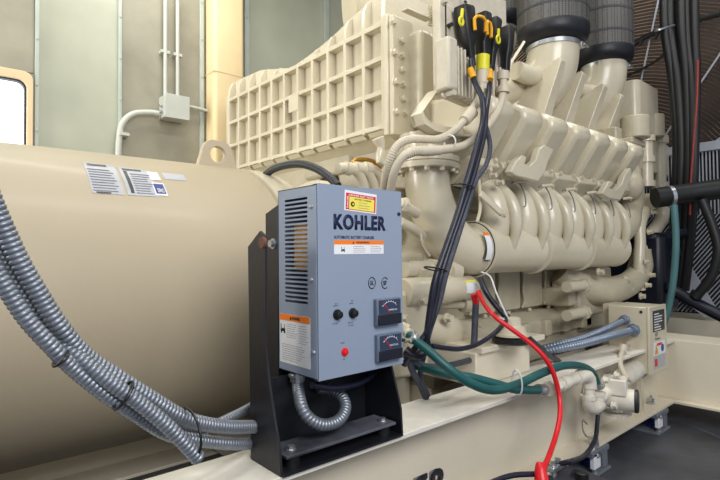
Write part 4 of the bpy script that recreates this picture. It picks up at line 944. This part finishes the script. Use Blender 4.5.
# green hoses
cable([(407,333,'Y',1.10),(416,341,'Y',1.07),(430,352,'Y',1.03),(448,368,'Y',.98),(468,382,'Y',.95),(492,390,'Y',.94),(516,385,'Y',.93),(540,374,'Y',.92),(562,366,'Y',.915),(580,366,'Y',.915),(592,372,'Y',.92),(597,383,'Y',.93),(598,388,'Y',.93)],.0145,'green_hose','dark green hose arching over top to the vertical end of cream tee','hose','dark green coolant hoses',name='hose',n=14)
cable([(411,364,'Y',1.16),(425,368,'Y',1.10),(445,374,'Y',1.03),(468,377,'Y',.98),(492,383,'Y',.955),(515,389,'Y',.93),(535,390,'Y',.92),(545,389.5,'Y',.92)],.0145,'green_hose','dark green hose running low into the horizontal cream pipe end','hose','dark green coolant hoses',name='hose',n=14)
def clampring(u0,v0,u1,v1,y,r,lab):
    a_=P(u0,v0,'Y',y);c_=P(u1,v1,'Y',y);t=thing('hose_clamp',tuple(a_),lab,'hose clamp','worm clamps on the green hoses')
    b=B();b.cyl(a_,c_,r,n=24);obj('band',b,'zinc',t)
    b=B();m_=(a_+c_)/2-Y_*r;dd=(c_-a_).normalized();b.obox(m_,dd,Y_,dd.cross(Y_),.006,.006,.010);obj('screw_housing',b,'zinc',t)
clampring(409.5,335,413.5,338.5,1.085,.020,'metal hose clamp on green hose by charger lower right corner')
clampring(538,390,544,389.7,.92,.020,'metal hose clamp at the low green hose end by pipe')
clampring(597,383,597.8,388,.93,.020,'metal hose clamp at the green hose end above cream tee')
b=B();b.cyl(P(402,326,'Y',1.13),P(409,334.5,'Y',1.09),.016,n=14);b.cyl(P(403,328,'Y',1.12),P(405.5,331,'Y',1.11),.022,n=6);obj('hose_nipple',b,'beige',en)
tie((521,371),(523,396),0,.905,'pale cable tie binding two green hoses together','tie_white',dep=.035)
# red cable and boots, black cables
cable([(478,291,'Y',1.15),(483,302,'Y',1.12),(493,315,'Y',1.05),(510,328,'Y',1.0),(530,343,'Y',.95),(545,358,'Y',.91),(554,375,'Y',.89),(559,395,'Y',.88),(560,415,'Y',.86),(556,435,'Y',.84),(550,453,'Y',.80),(543,470,'Y',.76)],.0085,'red','bright red battery cable running from starter down to the battery','cable','battery cables')
cable([(474,294,'Y',1.18),(476,304,'Y',1.18)],.013,'red','short red insulating boot on cable under starter motor','cable boot',name='cable_boot')
cable([(476,300,'Y',1.18),(475,320,'Y',1.18),(474,345,'Y',1.17),(472,378,'Y',1.165)],.0125,'cable_grey','dark braided cable hanging straight down from the starter','cable')
cable([(480,278,'Y',1.2),(486,292,'Y',1.17),(496,306,'Y',1.14),(507,318,'Y',1.1),(520,330,'Y',1.08),(545,352,'Y',1.1),(560,362,'Y',1.14)],.011,'cable_black','wide black cable passing right behind the red cable','cable')
cable([(481,272,'Y',1.19),(490,276,'Y',1.16),(496,292,'Y',1.13),(505,312,'Y',1.09),(510,322,'Y',1.08),(500,318,'Y',1.09),(490,316,'Y',1.12)],.0035,'tie_white','thin white wire looping beside the black cable near starter','wire',name='wire',n=6)
cable([(432,346,'Y',1.07),(445,348,'Y',1.06),(460,349,'Y',1.06),(478,344,'Y',1.06),(495,333,'Y',1.06),(505,322,'Y',1.08),(508,316,'Y',1.1)],.0085,'cable_black','black cable swooping from cable bundle up toward the starter wires','cable')
cable([(404,355,'Y',1.15),(415,361,'Y',1.12),(425,366,'Y',1.11),(445,366,'Y',1.12),(470,360,'Y',1.15),(492,352,'Y',1.2)],.0105,'cable_grey','dark cable lying behind the green hoses, running right','cable')
cable([(408,356,'Y',1.13),(413,372,'Y',1.13),(421,386,'Y',1.14),(426,398,'Y',1.15)],.0115,'cable_grey','short dark cable dropping to the rail beside charger bracket','cable')
cable([(430,344,'Y',1.08),(424,352,'Y',1.09),(414,356,'Y',1.1),(405,350,'Y',1.12)],.016,'cable_black','bundle of black cable curling behind charger lower right corner','cable')
# battery and terminals
bt=thing('battery',(1.62,.58,FL),'dark starting battery at the bottom edge below the red cable','battery')
bp=P(556,466,'Z',.29)
b=B();_k=P(566,465.5,'Z',.30);b.box((_k.x-.30,_k.y-.52,FL),(_k.x,_k.y,.275));obj('case',b,'battery',bt,bev=.012)
b=B();b.box((_k.x-.306,_k.y-.526,.265),(_k.x+.006,_k.y+.006,.30));obj('lid',b,'battery',bt,bev=.006)
b=B();b.lathe((_k.x-.06,_k.y-.08,.30),Z_,[(0,.02),(.02,.02),(.022,.016)],n=16);obj('vent_cap',b,'black_rubber',bt)
tp_=P(550,466,'Z',.31)
def clampt(p,lab):
    t=thing('battery_terminal',tuple(p-Z_*.02),lab,'battery terminal','battery terminal clamps')
    b=B();b.lathe(p-Z_*.025,Z_,[(0,.011),(.04,.009)],n=14);obj('post',b,'zinc',t)
    b=B();b.box(p-Vector((.022,.014,.012)),p+Vector((.03,.016,.006)));obj('clamp',b,'zinc',t,bev=.004)
    b=B();b.hexb(p+Vector((.03,.0,.002)),Z_,.010,.016);obj('bolt',b,'zinc',t)
clampt(P(553,467,'Z',.325),'grey metal battery terminal clamp with bolts beside red boot')
b=B();q=P(541,475,'Y',.74);b.tube([q+Vector((.01,.01,.03)),q+Vector((0,0,.0)),q+Vector((-.01,-.01,-.03))],.02,n=8,radii=[.010,.020,.022])
tag(obj('terminal_boot',b,'red',bev=.006),'flared red rubber boot covering a battery terminal','terminal boot')
cable([(598,413,'Y',.93),(597,425,'Y',.92),(595,440,'Y',.90),(585,455,'Y',.87),(572,461,'Z',.34),(560,464,'Z',.328)],.0085,'cable_black','black cable hanging from cream tee down to the battery','cable','battery cables')
cable([(484,486,'Y',.80),(500,479,'Y',.79),(515,475,'Y',.78),(536,474,'Y',.76)],.0075,'cable_black','black cable entering red boot from the bottom left','cable','battery cables')
# dark cable lying on the floor by crossbeam
cable([(640,418,'Z',.05),(665,421,'Z',.05),(690,427,'Z',.05),(712,436,'Z',.05),(728,444,'Z',.05)],.014,'cable_grey','dark cable lying on floor beneath the cross beam','cable')
# ================================================================== RADIATOR END
rd=thing('radiator',(4.4,1.9,FL),'tall dark radiator at the far right behind wire guards','radiator')
GX=4.22
b=B();b.box((4.62,-.6,.5),(4.75,3.3,3.3));obj('core',b,'dark_core',rd)
b=B();b.box((4.56,-.2,1.75),(4.60,3.0,3.3));obj('shroud_panel',b,'brown_dark',rd)
gc=(1.72,1.30)
b=B()
for i in range(62):
    r=.55+i*.026;N=64
    pts=[]
    for k in range(N+1):
        t=2*math.pi*k/N; y=gc[0]+r*math.cos(t);z=gc[1]+r*math.sin(t)
        ok=(z>1.76 and z<3.2 and y>.0 and y<3.0)
        if ok: pts.append((y,z))
        elif len(pts)>1:
            b.rings([[Vector((GX+.0,y_+dy,z_+dz)) if dx==0 else Vector((GX+dx,y_+dy,z_+dz)) for dx,dy,dz in ((-.004,0,0),(0,.003,.003),(.004,0,0),(0,-.003,-.003))] for y_,z_ in pts]);pts=[]
        else: pts=[]
    if len(pts)>1: b.rings([[Vector((GX+dx,y_+dy,z_+dz)) for dx,dy,dz in ((-.004,0,0),(0,.003,.003),(.004,0,0),(0,-.003,-.003))] for y_,z_ in pts])
obj('fan_guard',b,'wire_tan',rd,flat=True,label='tan curved guard wires')
b=B()
for a_ in range(15,175,22):
    c0=Vector((GX-.012,gc[0]+.6*math.cos(R_(a_)),gc[1]+.6*math.sin(R_(a_))));c1=Vector((GX-.012,gc[0]+1.9*math.cos(R_(a_)),gc[1]+1.9*math.sin(R_(a_))))
    if c1.z>3.2: c1=c0+(c1-c0)*((3.2-c0.z)/(c1.z-c0.z))
    c0=c0+(c1-c0)*max(0,(1.76-c0.z)/(c1.z-c0.z)) if c0.z<1.76 else c0
    b.cyl(c0,c1,.007,n=6)
obj('guard_spokes',b,'wire_silver',rd)
b=B();b.box((GX-.02,-.5,1.70),(GX+.02,3.0,1.765));obj('guard_rail',b,'wire_silver',rd,bev=.004)
b=B()
for i in range(110):
    y=-.4+i*.022;b.box((GX-.003,y-.004,1.25),(GX+.003,y+.004,1.72))
obj('guard_grille',b,'wire_silver',rd,flat=True,label='vertical silver guard wires')
b=B()
for i in range(95):
    y=-.5+i*.028;b.cyl((GX,y+.55,.55),(GX,y,1.25),.004,n=4)
obj('lower_grille',b,'wire_silver',rd,flat=True,label='slanted silver guard wires')
b=B();q0=P(688,262,'X',GX-.05);q1=P(716,308,'X',GX-.05);q2=P(706,318,'X',GX-.05);q3=P(668,290,'X',GX-.05)
vs=[b.bm.verts.new(p_) for p_ in (q0,q1,q2,q3)]+[b.bm.verts.new(p_+X_*.012) for p_ in (q0,q1,q2,q3)]
b.bm.faces.new(vs[:4]);b.bm.faces.new(vs[4:][::-1])
for k in range(4): b.bm.faces.new((vs[k],vs[4+k],vs[4+(k+1)%4],vs[(k+1)%4]))
obj('belt_guard_panel',b,'wire_silver',rd,flat=True)
b=B();b.tube(PP([(603,72),(640,40),(680,25),(720,14),(740,8)],'X',GX-.04),.02,n=8);
for k,(u,v) in enumerate(((614,62),(626,52),(640,42),(655,36))): b.cyl(P(u,v+3,'X',GX-.04),P(u+3,v-4,'X',GX-.04),.014,n=6)
obj('wire_loom',b,'black_rubber',rd)
b=B();b.tube(PP([(620,78),(640,70),(660,58),(670,45),(672,30)],'X',GX-.04),.010,n=8);obj('wire_loom',b,'black_rubber',rd)
b=B();b.box((4.2,.0,.1),(4.6,3.0,.5));obj('base',b,'rail',rd)
b=B();b.lathe((3.42,2.1,1.35),X_,[(0,.1),(0,.35),(.08,.35),(.1,.2)],n=40);obj('fan_hub',b,'navy_dark',en)
b=B();q=P(655,275,'X',3.7);b.box(q+Vector((-.15,-.1,-.25)),q+Vector((.15,.5,.28)));obj('fan_drive_housing',b,'navy_dark',en,bev=.04)
b=B();b.cyl(P(648,240,'X',3.75),P(688,232,'X',3.75),.03);b.cyl(P(650,262,'X',3.7),P(680,250,'X',3.7),.035);obj('drive_shaft',b,'navy_dark',en)
# hoses in front of the radiator
b=B();b.tube(PP([(655,198,'X',3.45),(690,193,'X',3.6),(735,187,'X',3.75)]),.062,n=24);ho=tag(obj('coolant_hose',b,'black_rubber'),'thick horizontal black coolant hose at right edge, joined to engine','hose')
b=B();b.cyl(P(668,196.7,'X',3.50),P(671.5,196.2,'X',3.515),.067,n=28);tag(obj('hose_clamp',b,'zinc'),'steel band clamp on the thick horizontal black hose','hose clamp')
b=B();b.tube(PP([(668,287,'X',3.6),(690,300,'X',3.6),(725,318,'X',3.6)]),.035,n=20);tag(obj('pipe',b,'navy_dark'),'dark painted pipe slanting down to the right below hoses','pipe')
for i,(u0,u1,r,lab) in enumerate(((664,681,.029,'leftmost'),(670,685,.033,'second from left'),(681,692,.030,'middle'),(687,697,.030,'second from right'),(694,699,.026,'rightmost'))):
    b=B();b.tube(PP([(u0,-20,'X',3.72+.02*(i%2)),(u0+1,30,'X',3.72+.02*(i%2)),(u0+(u1-u0)*.5,80,'X',3.72),(u1-4,140,'X',3.72),(u1-5,185,'X',3.74),(u1-8,240,'X',3.80),(u1-14,290,'X',3.85)]),r,n=12)
    tag(obj('power_cable',b,'black_rubber'),f'heavy black cable, {lab} of the hanging bundle before radiator','cable','heavy black cables hanging before the radiator')
tie((665,28),(678,24),0,P(671,26,'X',3.66).y-.02,'grey tie band around top of hanging black cable bundle','zinc',w=.014,dep=.08)
b=B();b.tube(PP([(698,60),(697,100),(694,140),(691,180),(690,215)],'X',3.64),.006,n=10);tag(obj('cable',b,'red_dull'),'dull red cable running down the hanging black bundle','cable')
b=B();b.tube(PP([(674,205),(676,240),(674,275),(669,305),(664,322),(660,335)],'X',3.45),.020,n=14);tag(obj('hose',b,'teal_hose'),'pale teal hose hanging behind the small cream cabinet','hose')
b=B();b.tube(PP([(728,215),(722,240),(716,262),(706,282),(699,294)],'X',3.62),.018,n=12);tag(obj('cable',b,'red_dull'),'orange-red sleeved cable curving at the right edge','cable')
b=B();b.tube(PP([(702,200),(712,225),(718,250),(712,275),(700,292),(695,298)],'X',3.58),.028,n=12);b.cyl(P(695,297,'X',3.57),P(698,292,'X',3.57),.034,n=12);tag(obj('hose',b,'black_rubber'),'black hose curving down beside the orange-red cable','hose')
# ================================================================== LIGHT
def area(name,loc,target,sx,sy,power,col=(1,1,1)):
    l=bpy.data.lights.new(name,'AREA');l.shape='RECTANGLE';l.size=sx;l.size_y=sy;l.energy=power;l.color=col
    o=bpy.data.objects.new(name,l);C.objects.link(o);o.location=loc
    o.rotation_euler=(Vector(target)-Vector(loc)).to_track_quat('-Z','Y').to_euler();return o
area('doorway_light',(.4,-1.3,2.5),(1.6,1.6,1.0),1.8,1.2,72,(1,.985,.965))
area('ceiling_lamp',(1.6,1.2,3.5),(1.6,1.2,0),3.2,.35,44,(1,.98,.94))
area('side_door_light',(-2.3,2.9,1.9),(1.6,2.6,1.7),1.2,1.8,100,(1,.96,.88))
area('radiator_fill',(3.3,.4,3.4),(4.3,1.4,2.3),.8,.3,12)  # added fill light to lift the dim guard wires, not a fixture
area('wall_lamp',(.9,3.0,3.4),(1.1,3.5,1.4),1.4,.3,22,(1,.98,.9))
w=bpy.data.worlds.new('world');S.world=w;w.use_nodes=True;w.node_tree.nodes['Background'].inputs[0].default_value=(.80,.86,1,1);w.node_tree.nodes['Background'].inputs[1].default_value=.52
S.view_settings.view_transform='Standard';S.view_settings.look='None';S.view_settings.gamma=1;S.view_settings.exposure=0;S.view_settings.use_curve_mapping=False
